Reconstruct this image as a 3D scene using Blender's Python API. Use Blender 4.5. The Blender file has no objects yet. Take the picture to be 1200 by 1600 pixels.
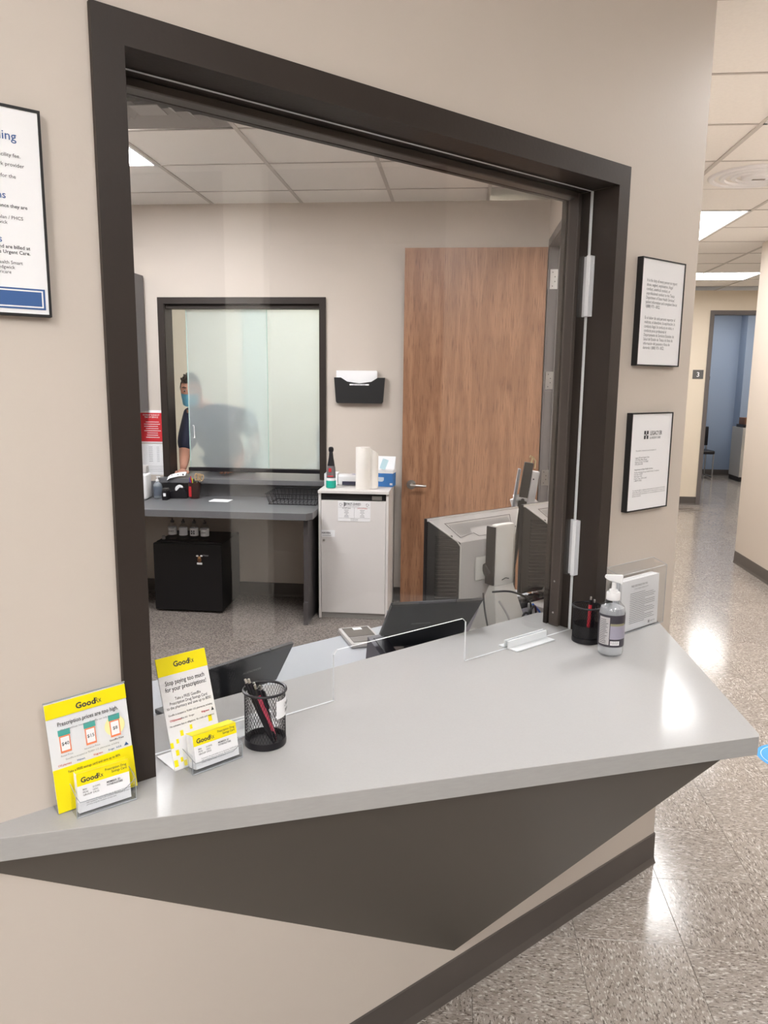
import bpy, bmesh, math, random
from mathutils import Matrix, Vector, Euler
random.seed(7)
PI = math.pi
SC = bpy.context.scene
COL = SC.collection

# ------------------------------------------------------------ camera, world, exposure
CAM_H = 1.59182
YAW, PITCH, ROLL = math.radians(-5.5490286), math.radians(9.70606786), math.radians(0.58920538)
FPX = 1190.756
cd = bpy.data.cameras.new('camera'); cam = bpy.data.objects.new('camera', cd); COL.objects.link(cam)
fw = Vector((math.sin(YAW)*math.cos(PITCH), math.cos(YAW)*math.cos(PITCH), -math.sin(PITCH)))
rt = Vector((math.cos(YAW), -math.sin(YAW), 0)); upv = rt.cross(fw)
c_, s_ = math.cos(ROLL), math.sin(ROLL)
r2 = rt*c_ + upv*s_; u2 = upv*c_ - rt*s_
cam.matrix_world = Matrix(((r2.x, u2.x, -fw.x, 0), (r2.y, u2.y, -fw.y, 0), (r2.z, u2.z, -fw.z, CAM_H), (0, 0, 0, 1)))
cd.sensor_fit = 'VERTICAL'; cd.sensor_height = 36.0; cd.lens = FPX/1600.0*36.0
cd.clip_start = 0.02; cd.clip_end = 60
SC.camera = cam
wd = bpy.data.worlds.new('world'); SC.world = wd; wd.use_nodes = True
wd.node_tree.nodes['Background'].inputs[0].default_value = (0.9, 0.88, 0.85, 1)
wd.node_tree.nodes['Background'].inputs[1].default_value = 0.3
SC.view_settings.view_transform = 'Standard'; SC.view_settings.look = 'None'
SC.view_settings.gamma = 1.0; SC.view_settings.use_curve_mapping = False
SC.view_settings.exposure = 1.30
HALL_E, WAIT_E, OFF_E, NURSE_E, EXAM_E = 9.0, 8.0, 15.0, 6.2, 5.5
LCOL = (1.0, 1.0, 1.0)

# ------------------------------------------------------------ frames of reference
K = Vector((0.687, 2.423, 0)); U = Vector((0.718, 0.696, 0)).normalized(); N = Vector((-U.y, U.x, 0))
WROT = math.atan2(U.y, U.x)
def W(s, n, z=0.0): return K + U*s + N*n + Vector((0, 0, z))
CZ = 0.885; CEIL = 2.79; BW = 5.40; RX = 0.564; DZ = 0.755; LZ = 0.74

# ------------------------------------------------------------ materials
def lin(c):
    if isinstance(c, str):
        c = tuple(int(c[i:i+2], 16)/255 for i in (0, 2, 4))
    return tuple((x/12.92 if x <= .04045 else ((x+.055)/1.055)**2.4) for x in c)
MATS = {}
def mat(key, col, rough=.5, metal=0, spec=.5, var=0, scale=8, bump=0, bscale=200, trans=0, ior=1.45, emit=0, coat=0, stretch=None):
    if key in MATS: return MATS[key]
    m = bpy.data.materials.new(key); m.use_nodes = True; nt = m.node_tree; b = nt.nodes['Principled BSDF']
    l = lin(col)
    b.inputs['Base Color'].default_value = (*l, 1); b.inputs['Roughness'].default_value = rough
    b.inputs['Metallic'].default_value = metal; b.inputs['Specular IOR Level'].default_value = spec
    b.inputs['Transmission Weight'].default_value = trans; b.inputs['IOR'].default_value = ior
    b.inputs['Coat Weight'].default_value = coat; b.inputs['Coat Roughness'].default_value = .15
    if emit:
        b.inputs['Emission Color'].default_value = (*l, 1); b.inputs['Emission Strength'].default_value = emit
    tc = nt.nodes.new('ShaderNodeTexCoord')
    src = tc.outputs['Object']
    if stretch:
        mp = nt.nodes.new('ShaderNodeMapping'); mp.inputs['Scale'].default_value = stretch
        nt.links.new(src, mp.inputs[0]); src = mp.outputs[0]
    if var:
        n = nt.nodes.new('ShaderNodeTexNoise'); n.inputs['Scale'].default_value = scale; n.inputs['Detail'].default_value = 4
        nt.links.new(src, n.inputs['Vector'])
        mr = nt.nodes.new('ShaderNodeMapRange'); mr.inputs[1].default_value = .3; mr.inputs[2].default_value = .7
        mr.inputs[3].default_value = 1-var; mr.inputs[4].default_value = 1+var
        nt.links.new(n.outputs['Fac'], mr.inputs[0])
        mx = nt.nodes.new('ShaderNodeVectorMath'); mx.operation = 'SCALE'; mx.inputs[0].default_value = l
        nt.links.new(mr.outputs[0], mx.inputs['Scale']); nt.links.new(mx.outputs[0], b.inputs['Base Color'])
    if bump:
        n2 = nt.nodes.new('ShaderNodeTexNoise'); n2.inputs['Scale'].default_value = bscale; n2.inputs['Detail'].default_value = 3
        nt.links.new(src, n2.inputs['Vector'])
        bp = nt.nodes.new('ShaderNodeBump'); bp.inputs['Strength'].default_value = bump; bp.inputs['Distance'].default_value = .002
        nt.links.new(n2.outputs['Fac'], bp.inputs['Height']); nt.links.new(bp.outputs[0], b.inputs['Normal'])
    MATS[key] = m; return m

WALL = mat('wall_paint', 'cac0b6', .5, spec=.35, var=.012, scale=3, bump=.12, bscale=90)
CREAM = mat('cream_paint', 'd8cbb8', .5, spec=.35, bump=.1, bscale=90)
BLUE = mat('blue_paint', '8794a8', .6, bump=.1, bscale=90)
CEILM = mat('ceiling_tile', 'ece8e3', .9, spec=.2, var=.02, scale=60, bump=.4, bscale=260)
GRID = mat('ceiling_grid', 'c4beb8', .6)
FRAME = mat('bronze_frame_paint', '352e2a', .45, spec=.28, var=.06, scale=6, bump=.12, bscale=120)
BASE = mat('baseboard_rubber', '554f4b', .38, spec=.45, var=.04, scale=10)
COUNTER = mat('counter_solid_surface', 'acabaa', .13, spec=.11, var=.015, scale=300)
CEDGE = mat('counter_edge', 'a09f9d', .45, var=.03, scale=40, stretch=(1, 1, 6))
WEDGE = mat('wedge_laminate', '5a5650', .42, spec=.4, var=.03, scale=1.5)
DESK = mat('desk_laminate', '68686a', .35, var=.03, scale=120)
DARKLAM = mat('dark_laminate', '4b4748', .5)
LOWDESK = mat('light_desk_laminate', 'a9adb3', .35)
GREYBOX = mat('cabinet_grey', 'dcd8d6', .45)
GREYEDGE = mat('cabinet_edge', 'd8d4d1', .45)
BLACK = mat('black_plastic', '17151a', .35)
BLACKM = mat('black_matte', '1b1a1b', .6)
FRIDGE = mat('fridge_black', '0a090d', .45, bump=.15, bscale=300)
WHITE = mat('white_plastic', 'e6e5e6', .35)
PAPER = mat('paper', 'efeff1', .7)
YELLOW = mat('print_yellow', 'f4e20c', .45)
INK = mat('ink_dark', '3a3a40', .6)
INKG = mat('ink_grey', '77777c', .6)
INKR = mat('ink_red', 'c03038', .6)
INKB = mat('ink_blue', '3b5f96', .6)
RED = mat('sign_red', 'd03038', .5)
TEAL = mat('teal', '14a08c', .4)
TEAL2 = mat('print_teal', '4fa79e', .5)
ORANGE = mat('print_orange', 'f08a60', .5)
CHROME = mat('brushed_steel', 'c8c4c0', .28, metal=1)
SILVER = mat('silver_plastic', 'bdb9b7', .4)
SILVERL = mat('silver_plastic_light', 'd2cfca', .4)
RIB = mat('dark_grey_plastic', '3b3836', .45)
SKIN = mat('skin', 'b5836f', .55)
SCRUB = mat('navy_scrub', '262a40', .8, bump=.3, bscale=300)
HAIR = mat('hair_dark', '3a2f2a', .7, bump=.8, bscale=250)
MASK = mat('surgical_mask_blue', '7cc0d8', .8)
TOWEL = mat('paper_towel', 'e9e5df', .9, bump=.5, bscale=150)
BLUEBOX = mat('box_blue', '3f7cc0', .5)
PINK = mat('pink_barrel', 'c24a60', .3)
WHITECLIP = mat('clip_white', 'd9dadd', .3)

def acrylic(key, tint=(1, 1, 1), f0=.04):
    m = bpy.data.materials.new(key); m.use_nodes = True; nt = m.node_tree; nt.nodes.clear()
    o = nt.nodes.new('ShaderNodeOutputMaterial'); mx = nt.nodes.new('ShaderNodeMixShader')
    t = nt.nodes.new('ShaderNodeBsdfTransparent'); t.inputs[0].default_value = (*tint, 1)
    g = nt.nodes.new('ShaderNodeBsdfGlossy'); g.inputs['Roughness'].default_value = .01
    lw = nt.nodes.new('ShaderNodeLayerWeight'); lw.inputs[0].default_value = .5
    p = nt.nodes.new('ShaderNodeMath'); p.operation = 'POWER'; p.inputs[1].default_value = 5
    a = nt.nodes.new('ShaderNodeMath'); a.operation = 'MULTIPLY_ADD'; a.inputs[1].default_value = .9; a.inputs[2].default_value = f0
    nt.links.new(lw.outputs['Facing'], p.inputs[0]); nt.links.new(p.outputs[0], a.inputs[0])
    nt.links.new(a.outputs[0], mx.inputs[0]); nt.links.new(t.outputs[0], mx.inputs[1]); nt.links.new(g.outputs[0], mx.inputs[2])
    nt.links.new(mx.outputs[0], o.inputs[0]); MATS[key] = m; return m
GLASS = acrylic('clear_acrylic', (.975, .98, .98))
CLEARP = acrylic('clear_plastic', (.965, .972, .978), .03)
EDGE = mat('acrylic_edge', 'e3e6e8', .3, spec=.6)
EDGE2 = mat('acrylic_edge_grey', '9fa3a8', .3, spec=.6)

def haze(key, col, f):
    m = bpy.data.materials.new(key); m.use_nodes = True; nt = m.node_tree; nt.nodes.clear()
    o = nt.nodes.new('ShaderNodeOutputMaterial'); mx = nt.nodes.new('ShaderNodeMixShader'); mx.inputs[0].default_value = f
    t = nt.nodes.new('ShaderNodeBsdfTransparent'); d = nt.nodes.new('ShaderNodeBsdfDiffuse'); d.inputs[0].default_value = (*lin(col), 1)
    nt.links.new(t.outputs[0], mx.inputs[1]); nt.links.new(d.outputs[0], mx.inputs[2]); nt.links.new(mx.outputs[0], o.inputs[0])
    MATS[key] = m; return m
def frosted():
    m = bpy.data.materials.new('frosted_film'); m.use_nodes = True; nt = m.node_tree; nt.nodes.clear()
    o = nt.nodes.new('ShaderNodeOutputMaterial'); mx = nt.nodes.new('ShaderNodeMixShader'); mx.inputs[0].default_value = .22
    t = nt.nodes.new('ShaderNodeBsdfRefraction'); t.inputs['Color'].default_value = (.93, .97, .97, 1)
    t.inputs['Roughness'].default_value = .42; t.inputs['IOR'].default_value = 1.06
    ad = nt.nodes.new('ShaderNodeMixShader'); ad.inputs[0].default_value = .5
    d = nt.nodes.new('ShaderNodeBsdfTranslucent'); d.inputs[0].default_value = (.86, .9, .9, 1)
    e = nt.nodes.new('ShaderNodeBsdfDiffuse'); e.inputs[0].default_value = (.80, .85, .86, 1)
    nt.links.new(d.outputs[0], ad.inputs[1]); nt.links.new(e.outputs[0], ad.inputs[2])
    nt.links.new(t.outputs[0], mx.inputs[1]); nt.links.new(ad.outputs[0], mx.inputs[2]); nt.links.new(mx.outputs[0], o.inputs[0])
    MATS['frosted'] = m; return m
FROST = frosted()

def vct(key, rot):
    m = bpy.data.materials.new(key); m.use_nodes = True; nt = m.node_tree; b = nt.nodes['Principled BSDF']
    L = nt.links.new
    tc = nt.nodes.new('ShaderNodeTexCoord'); oi = nt.nodes.new('ShaderNodeObjectInfo')
    off = nt.nodes.new('ShaderNodeVectorMath'); off.operation = 'SCALE'; off.inputs[0].default_value = (37, 53, 11); L(oi.outputs['Random'], off.inputs['Scale'])
    ad = nt.nodes.new('ShaderNodeVectorMath'); L(tc.outputs['Object'], ad.inputs[0]); L(off.outputs[0], ad.inputs[1])
    def layer(scale, st, lo, hi):
        mp = nt.nodes.new('ShaderNodeMapping'); mp.inputs['Scale'].default_value = st; mp.inputs['Rotation'].default_value = (0, 0, 0)
        L(ad.outputs[0], mp.inputs[0])
        n = nt.nodes.new('ShaderNodeTexNoise'); n.inputs['Scale'].default_value = scale; n.inputs['Detail'].default_value = 3; n.inputs['Roughness'].default_value = .65
        L(mp.outputs[0], n.inputs['Vector'])
        r = nt.nodes.new('ShaderNodeMapRange'); r.inputs[1].default_value = lo; r.inputs[2].default_value = hi; L(n.outputs['Fac'], r.inputs[0]); return r.outputs[0]
    st = (1, .38, 1) if rot else (.38, 1, 1)
    base = nt.nodes.new('ShaderNodeMix'); base.data_type = 'RGBA'
    base.inputs['A'].default_value = (*lin('857b73'), 1); base.inputs['B'].default_value = (*lin('989089'), 1)
    L(layer(60, st, .35, .65), base.inputs['Factor'])
    m2 = nt.nodes.new('ShaderNodeMix'); m2.data_type = 'RGBA'; m2.inputs['B'].default_value = (*lin('5c544d'), 1)
    L(layer(190, st, .55, .62), m2.inputs['Factor']); L(base.outputs['Result'], m2.inputs['A'])
    m3 = nt.nodes.new('ShaderNodeMix'); m3.data_type = 'RGBA'; m3.inputs['B'].default_value = (*lin('b9b2aa'), 1)
    ad2 = nt.nodes.new('ShaderNodeVectorMath'); ad2.inputs[1].default_value = (5, 9, 2); L(ad.outputs[0], ad2.inputs[0])
    mp = nt.nodes.new('ShaderNodeMapping'); mp.inputs['Scale'].default_value = st; L(ad2.outputs[0], mp.inputs[0])
    n = nt.nodes.new('ShaderNodeTexNoise'); n.inputs['Scale'].default_value = 170; n.inputs['Detail'].default_value = 3; L(mp.outputs[0], n.inputs['Vector'])
    r = nt.nodes.new('ShaderNodeMapRange'); r.inputs[1].default_value = .56; r.inputs[2].default_value = .66; L(n.outputs['Fac'], r.inputs[0])
    L(r.outputs[0], m3.inputs['Factor']); L(m2.outputs['Result'], m3.inputs['A'])
    vb = nt.nodes.new('ShaderNodeVectorMath'); vb.operation = 'SCALE'; L(m3.outputs['Result'], vb.inputs[0])
    rr = nt.nodes.new('ShaderNodeMapRange'); rr.inputs[3].default_value = .95; rr.inputs[4].default_value = 1.04; L(oi.outputs['Random'], rr.inputs[0]); L(rr.outputs[0], vb.inputs['Scale'])
    L(vb.outputs[0], b.inputs['Base Color'])
    b.inputs['Roughness'].default_value = .15; b.inputs['Specular IOR Level'].default_value = .45
    bn = nt.nodes.new('ShaderNodeTexNoise'); bn.inputs['Scale'].default_value = 22; bn.inputs['Detail'].default_value = 2
    L(ad.outputs[0], bn.inputs['Vector'])
    bp = nt.nodes.new('ShaderNodeBump'); bp.inputs['Strength'].default_value = .12; bp.inputs['Distance'].default_value = .002
    L(bn.outputs['Fac'], bp.inputs['Height']); L(bp.outputs[0], b.inputs['Normal'])
    return m
VCTA, VCTB = vct('vinyl_tile', False), vct('vinyl_tile_turned', True)

def carpet():
    m = bpy.data.materials.new('carpet_loop'); m.use_nodes = True; nt = m.node_tree; b = nt.nodes['Principled BSDF']; L = nt.links.new
    tc = nt.nodes.new('ShaderNodeTexCoord')
    v = nt.nodes.new('ShaderNodeTexVoronoi'); v.inputs['Scale'].default_value = 130; L(tc.outputs['Object'], v.inputs['Vector'])
    n = nt.nodes.new('ShaderNodeTexNoise'); n.inputs['Scale'].default_value = 90; L(tc.outputs['Object'], n.inputs['Vector'])
    r = nt.nodes.new('ShaderNodeMix'); r.data_type = 'RGBA'; r.inputs['A'].default_value = (*lin('8f867f'), 1); r.inputs['B'].default_value = (*lin('5f5854'), 1)
    a = nt.nodes.new('ShaderNodeMath'); a.operation = 'MULTIPLY_ADD'; a.inputs[1].default_value = .9; L(v.outputs['Distance'], a.inputs[0])
    mr = nt.nodes.new('ShaderNodeMapRange'); mr.inputs[1].default_value = .4; mr.inputs[2].default_value = .62; mr.inputs[3].default_value = -.2; mr.inputs[4].default_value = .5; L(n.outputs['Fac'], mr.inputs[0])
    L(mr.outputs[0], a.inputs[2]); L(a.outputs[0], r.inputs['Factor']); L(r.outputs['Result'], b.inputs['Base Color'])
    b.inputs['Roughness'].default_value = .95; b.inputs['Specular IOR Level'].default_value = .1
    bp = nt.nodes.new('ShaderNodeBump'); bp.inputs['Strength'].default_value = .8; bp.inputs['Distance'].default_value = .004
    L(v.outputs['Distance'], bp.inputs['Height']); L(bp.outputs[0], b.inputs['Normal'])
    return m
CARPET = carpet()

def wood(key, a, b_, c):
    m = bpy.data.materials.new(key); m.use_nodes = True; nt = m.node_tree; b = nt.nodes['Principled BSDF']; L = nt.links.new
    tc = nt.nodes.new('ShaderNodeTexCoord')
    mp = nt.nodes.new('ShaderNodeMapping'); mp.inputs['Scale'].default_value = (1, 1, .12); L(tc.outputs['Object'], mp.inputs[0])
    n0 = nt.nodes.new('ShaderNodeTexNoise'); n0.inputs['Scale'].default_value = 5; n0.inputs['Detail'].default_value = 3; L(mp.outputs[0], n0.inputs['Vector'])
    sc = nt.nodes.new('ShaderNodeMath'); sc.operation = 'MULTIPLY'; sc.inputs[1].default_value = 42; L(n0.outputs['Fac'], sc.inputs[0])
    sn = nt.nodes.new('ShaderNodeMath'); sn.operation = 'SINE'; L(sc.outputs[0], sn.inputs[0])
    mp2 = nt.nodes.new('ShaderNodeMapping'); mp2.inputs['Scale'].default_value = (1, 1, .035); L(tc.outputs['Object'], mp2.inputs[0])
    n1 = nt.nodes.new('ShaderNodeTexNoise'); n1.inputs['Scale'].default_value = 210; n1.inputs['Detail'].default_value = 4; n1.inputs['Roughness'].default_value = .7; L(mp2.outputs[0], n1.inputs['Vector'])
    r = nt.nodes.new('ShaderNodeMapRange'); r.inputs[1].default_value = -1; r.inputs[2].default_value = 1; L(sn.outputs[0], r.inputs[0])
    m1 = nt.nodes.new('ShaderNodeMix'); m1.data_type = 'RGBA'; m1.inputs['A'].default_value = (*lin(a), 1); m1.inputs['B'].default_value = (*lin(b_), 1); L(r.outputs[0], m1.inputs['Factor'])
    r1 = nt.nodes.new('ShaderNodeMapRange'); r1.inputs[1].default_value = .52; r1.inputs[2].default_value = .66; L(n1.outputs['Fac'], r1.inputs[0])
    m2 = nt.nodes.new('ShaderNodeMix'); m2.data_type = 'RGBA'; m2.inputs['B'].default_value = (*lin(c), 1); L(r1.outputs[0], m2.inputs['Factor']); L(m1.outputs['Result'], m2.inputs['A'])
    L(m2.outputs['Result'], b.inputs['Base Color']); b.inputs['Roughness'].default_value = .4
    return m
WOOD = wood('oak_veneer', '9d7458', '8b644a', '603e2c')

def lightmat(key, strength, col=LCOL):
    m = bpy.data.materials.new(key); m.use_nodes = True; b = m.node_tree.nodes['Principled BSDF']
    b.inputs['Base Color'].default_value = (.8, .8, .8, 1)
    b.inputs['Emission Color'].default_value = (*col, 1); b.inputs['Emission Strength'].default_value = strength
    return m
LM = dict(hall=lightmat('hall_diffuser', HALL_E), wait=lightmat('waiting_diffuser', WAIT_E), off=lightmat('office_diffuser', OFF_E, (1, 1.0, 1.02)),
          nurse=lightmat('nurse_diffuser', NURSE_E, (.97, 1.0, 1.02)), exam=lightmat('exam_diffuser', EXAM_E, (1, .99, .97)))

# ------------------------------------------------------------ mesh builder
class MB:
    def __init__(s): s.bm = bmesh.new()
    def _xf(s, vs, M):
        if M is not None: bmesh.ops.transform(s.bm, matrix=M, verts=vs)
        return s
    def box(s, x0, x1, y0, y1, z0, z1, M=None, bev=0, seg=2):
        r = bmesh.ops.create_cube(s.bm, size=1); vs = r['verts']
        bmesh.ops.transform(s.bm, matrix=Matrix.Translation(((x0+x1)/2, (y0+y1)/2, (z0+z1)/2)) @ Matrix.Diagonal((abs(x1-x0), abs(y1-y0), abs(z1-z0), 1)), verts=vs)
        if bev:
            es = list({e for v in vs for e in v.link_edges})
            rr = bmesh.ops.bevel(s.bm, geom=es, offset=bev, segments=seg, affect='EDGES', profile=.5)
            vs = list({v for f in rr['faces'] for v in f.verts} | {v for v in vs if v.is_valid})
        return s._xf(vs, M)
    def prism(s, pts, z0, z1, M=None, bev=0):
        a = [s.bm.verts.new((x, y, z0)) for x, y in pts]; b = [s.bm.verts.new((x, y, z1)) for x, y in pts]; n = len(pts)
        s.bm.faces.new(a[::-1]); s.bm.faces.new(b)
        for i in range(n): s.bm.faces.new((a[i], a[(i+1) % n], b[(i+1) % n], b[i]))
        if bev:
            es = list({e for v in a+b for e in v.link_edges})
            rr = bmesh.ops.bevel(s.bm, geom=es, offset=bev, segments=2, affect='EDGES', profile=.5)
            vs = list({v for f in rr['faces'] for v in f.verts} | {v for v in a+b if v.is_valid})
            return s._xf(vs, M)
        return s._xf(a+b, M)
    def poly(s, vs, fs, M=None):
        a = [s.bm.verts.new(v) for v in vs]
        for f in fs: s.bm.faces.new([a[i] for i in f])
        return s._xf(a, M)
    def cyl(s, p, r1, h, r2=None, seg=24, M=None, axis='Z', caps=True):
        r = bmesh.ops.create_cone(s.bm, cap_ends=caps, segments=seg, radius1=r1, radius2=r1 if r2 is None else r2, depth=h)
        R = {'Z': Matrix(), 'X': Matrix.Rotation(PI/2, 4, 'Y'), 'Y': Matrix.Rotation(-PI/2, 4, 'X')}[axis]
        bmesh.ops.transform(s.bm, matrix=Matrix.Translation(p) @ R @ Matrix.Translation((0, 0, h/2)), verts=r['verts'])
        return s._xf(r['verts'], M)
    def lathe(s, prof, seg=32, p=(0, 0, 0), M=None, caps=True):
        rings = []
        for r, z in prof:
            rings.append([s.bm.verts.new((p[0]+r*math.cos(2*PI*i/seg), p[1]+r*math.sin(2*PI*i/seg), p[2]+z)) for i in range(seg)])
        for a, b in zip(rings, rings[1:]):
            for i in range(seg): s.bm.faces.new((a[i], a[(i+1) % seg], b[(i+1) % seg], b[i]))
        if caps:
            s.bm.faces.new(rings[0][::-1]); s.bm.faces.new(rings[-1])
        return s._xf([v for r in rings for v in r], M)
    def tube(s, path, r, seg=8, M=None, closed=False, caps=True):
        P = [Vector(p) for p in path]; n = len(P); rings = []; prev = None
        for i, p in enumerate(P):
            if closed: t = P[(i+1) % n]-P[i-1]
            else: t = (P[min(i+1, n-1)]-P[max(i-1, 0)])
            t.normalize()
            a = prev if prev is not None else (Vector((0, 0, 1)) if abs(t.z) < .9 else Vector((1, 0, 0)))
            a = (a - t*a.dot(t)); a.normalize(); b = t.cross(a); prev = a
            rr = r[i] if isinstance(r, (list, tuple)) else r
            rings.append([s.bm.verts.new(p + (a*math.cos(2*PI*k/seg) + b*math.sin(2*PI*k/seg))*rr) for k in range(seg)])
        m = n if closed else n-1
        for i in range(m):
            a, b = rings[i], rings[(i+1) % n]
            for k in range(seg): s.bm.faces.new((a[k], a[(k+1) % seg], b[(k+1) % seg], b[k]))
        if caps and not closed: s.bm.faces.new(rings[0][::-1]); s.bm.faces.new(rings[-1])
        return s._xf([v for r_ in rings for v in r_], M)
    def sphere(s, p, r, M=None, sc=(1, 1, 1), u=20, v=12):
        q = bmesh.ops.create_uvsphere(s.bm, u_segments=u, v_segments=v, radius=r)
        bmesh.ops.transform(s.bm, matrix=Matrix.Translation(p) @ Matrix.Diagonal((*sc, 1)), verts=q['verts'])
        return s._xf(q['verts'], M)
    def text(s, body, size, M, align='LEFT', bold=0, space=1.0, sx=1.0, line=1.0):
        cu = bpy.data.curves.new('t', 'FONT'); cu.body = body; cu.size = size; cu.align_x = align; cu.resolution_u = 2
        cu.offset = bold*size; cu.space_line = line; cu.space_character = space
        ob = bpy.data.objects.new('t', cu); COL.objects.link(ob)
        dg = bpy.context.evaluated_depsgraph_get(); dg.update()
        me = bpy.data.meshes.new_from_object(ob.evaluated_get(dg))
        me.transform(M @ Matrix.Diagonal((sx, 1, 1, 1)))
        s.bm.from_mesh(me)
        bpy.data.objects.remove(ob); bpy.data.curves.remove(cu); bpy.data.meshes.remove(me)
        return s
    def mesh(s, name, m, smooth=False):
        bmesh.ops.recalc_face_normals(s.bm, faces=s.bm.faces)
        me = bpy.data.meshes.new(name); s.bm.to_mesh(me); s.bm.free()
        for x in (m if isinstance(m, (list, tuple)) else [m]): me.materials.append(x)
        if smooth:
            me.shade_smooth()
            try: me.set_sharp_from_angle(angle=math.radians(40))
            except Exception: pass
        return me
    def obj(s, name, m, parent=None, smooth=False, label=None, loc=None, rotz=None):
        o = bpy.data.objects.new(name, s.mesh(name, m, smooth)); COL.objects.link(o)
        if parent is not None: o.parent = parent
        if label: o['label'] = label
        if loc is not None: o.location = loc
        if rotz is not None: o.rotation_euler = (0, 0, rotz)
        return o
def TM(x, y, z, rx=PI/2, rz=0, extra=None):      # places flat print: text plane upright, facing local -Y
    M = Matrix.Translation((x, y, z)) @ Matrix.Rotation(rz, 4, 'Z')
    if extra is not None: M = M @ extra
    return M @ Matrix.Rotation(rx, 4, 'X')
def thing(name, label, cat, loc=(0, 0, 0), rotz=0, group=None):
    o = bpy.data.objects.new(name, None); COL.objects.link(o); o.location = loc; o.rotation_euler = (0, 0, rotz)
    o.empty_display_size = .05
    o['label'] = label; o['category'] = cat
    if group: o['group'] = group
    return o
def struct(o, label=None, cat='structure'):
    o['kind'] = 'structure'
    if o.parent is None: o['label'] = label; o['category'] = cat
    return o
def relabel(o, label, cat, group=None):
    o['label'] = label; o['category'] = cat
    if group: o['group'] = group
    return o
def dup(root, loc, rotz, label=None, group=None):
    r = root.copy(); COL.objects.link(r); r.location = loc; r.rotation_euler = (0, 0, rotz)
    if label: r['label'] = label
    if group: r['group'] = group
    for ch in list(root.children):
        c = ch.copy(); COL.objects.link(c); c.parent = r
        for g in list(ch.children):
            d = g.copy(); COL.objects.link(d); d.parent = c
    return r

# ============================================================ THE SHELL
# floor slab and vinyl tiles
fl = struct(MB().box(-4.2, 6.6, -3.8, 15, -.12, -.006).obj('floor', mat('floor_slab', '5d554e', .8)), 'speckled taupe vinyl tile floor of the hallway', 'floor')
T = .3048; TX0, TY0 = .37839 - 4*T*0, 2.02984
def tile_mesh(m):
    return MB().box(.0004, T-.0004, .0004, T-.0004, -.006, 0, bev=.0005, seg=1).mesh('tile', m)
tmA, tmB = tile_mesh(VCTA), tile_mesh(VCTB)
cells = []
for i in range(-3, 14):
    for j in range(-5, 40):
        x, y = TX0+i*T, TY0+j*T
        cx, cy = x+T/2, y+T/2
        if y+T > 13.9 or y < .8: continue
        ratio = x/max(y, .1)
        if cx < .58 and (Vector((cx, cy, 0))-K).dot(N) > .18: continue      # inside the office
        if x+T < .29*y - .25 or cx > .49*y + .7: continue                    # outside what the photo sees
        if cx > 2.65 and 0 < cy < 6.9: continue
        cells.append((abs(cy)+cx*.2, i, j, x, y))
cells.sort()
for k, (_, i, j, x, y) in enumerate(cells[:300]):
    o = bpy.data.objects.new('tile', tmB if (i+j) % 2 else tmA); COL.objects.link(o); o.parent = fl; o.location = (x, y, 0); o['kind'] = 'structure'
used = {(i, j) for _, i, j, _, _ in cells[:300]}
st = [MB(), MB()]
for i in range(-15, 20):
    for j in range(-19, 40):
        if (i, j) in used: continue
        x, y = TX0+i*T, TY0+j*T; st[(i+j) % 2].poly([(x+.0005, y+.0005, -.0002), (x+T-.0005, y+.0005, -.0002), (x+T-.0005, y+T-.0005, -.0002), (x+.0005, y+T-.0005, -.0002)], [(0, 1, 2, 3)])
for k, b in enumerate(st):
    o = b.obj('tile_field', (VCTA, VCTB)[k], fl); o['kind'] = 'stuff'
# carpet of the office
def LN(s, n): p = W(s, n); return (p.x, p.y)
cp = [(RX, 2.50), (RX, BW), (-2.575, BW), (-2.575, -.64)]
struct(MB().prism([LN(-.03, .14), (RX, BW), (-2.575, BW), LN(-4.36, .14)], .0005, .008).obj('floor_office', CARPET), 'grey-brown loop carpet of the reception office', 'carpet')

# diagonal wall with the service window opening, in wall axes (x = along wall, y = into office)
WM = Matrix.Translation(K) @ Matrix.Rotation(WROT, 4, 'Z')
S0, S1, ZT = -1.709, -.417, 2.101
b = MB()
b.prism([(-4.6, 0), (S0, 0), (S0, .14), (-4.5, .14)], 0, CEIL)
b.prism([(S1, 0), (0, 0), (-.036, .14), (S1, .14)], 0, CEIL)
b.box(S0, S1, 0, .14, ZT, CEIL); b.box(S0, S1, 0, .14, 0, CZ-.041)
wf = struct(b.obj('wall_front', WALL), 'beige painted diagonal wall around the reception window', 'wall'); wf.matrix_world = WM
# cove baseboard of the diagonal wall
bb = [(0, 0), (-.012, 0), (-.009, .006), (-.004, .02), (-.003, .105), (0, .108)]
def base_run(name, p0, p1, label, m=BASE, h=1.0):
    d = Vector((p1[0]-p0[0], p1[1]-p0[1], 0)); L = d.length; a = math.atan2(d.y, d.x)
    mb = MB(); vs = []
    for x in (0, L):
        for (q, z) in bb: vs.append((x, q, z*h))
    n = len(bb); fs = [tuple(range(n)), tuple(range(2*n-1, n-1, -1))] + [(i, (i+1) % n, n+(i+1) % n, n+i) for i in range(n)]
    mb.poly(vs, fs)
    return struct(mb.obj(name, m, loc=(p0[0], p0[1], 0), rotz=a), label, 'baseboard')
kk = W(-.0, 0)
base_run('baseboard_front', LN(-4.5, -.0005), LN(.004, -.0005), 'dark cove baseboard under the beveled counter wall')
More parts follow.
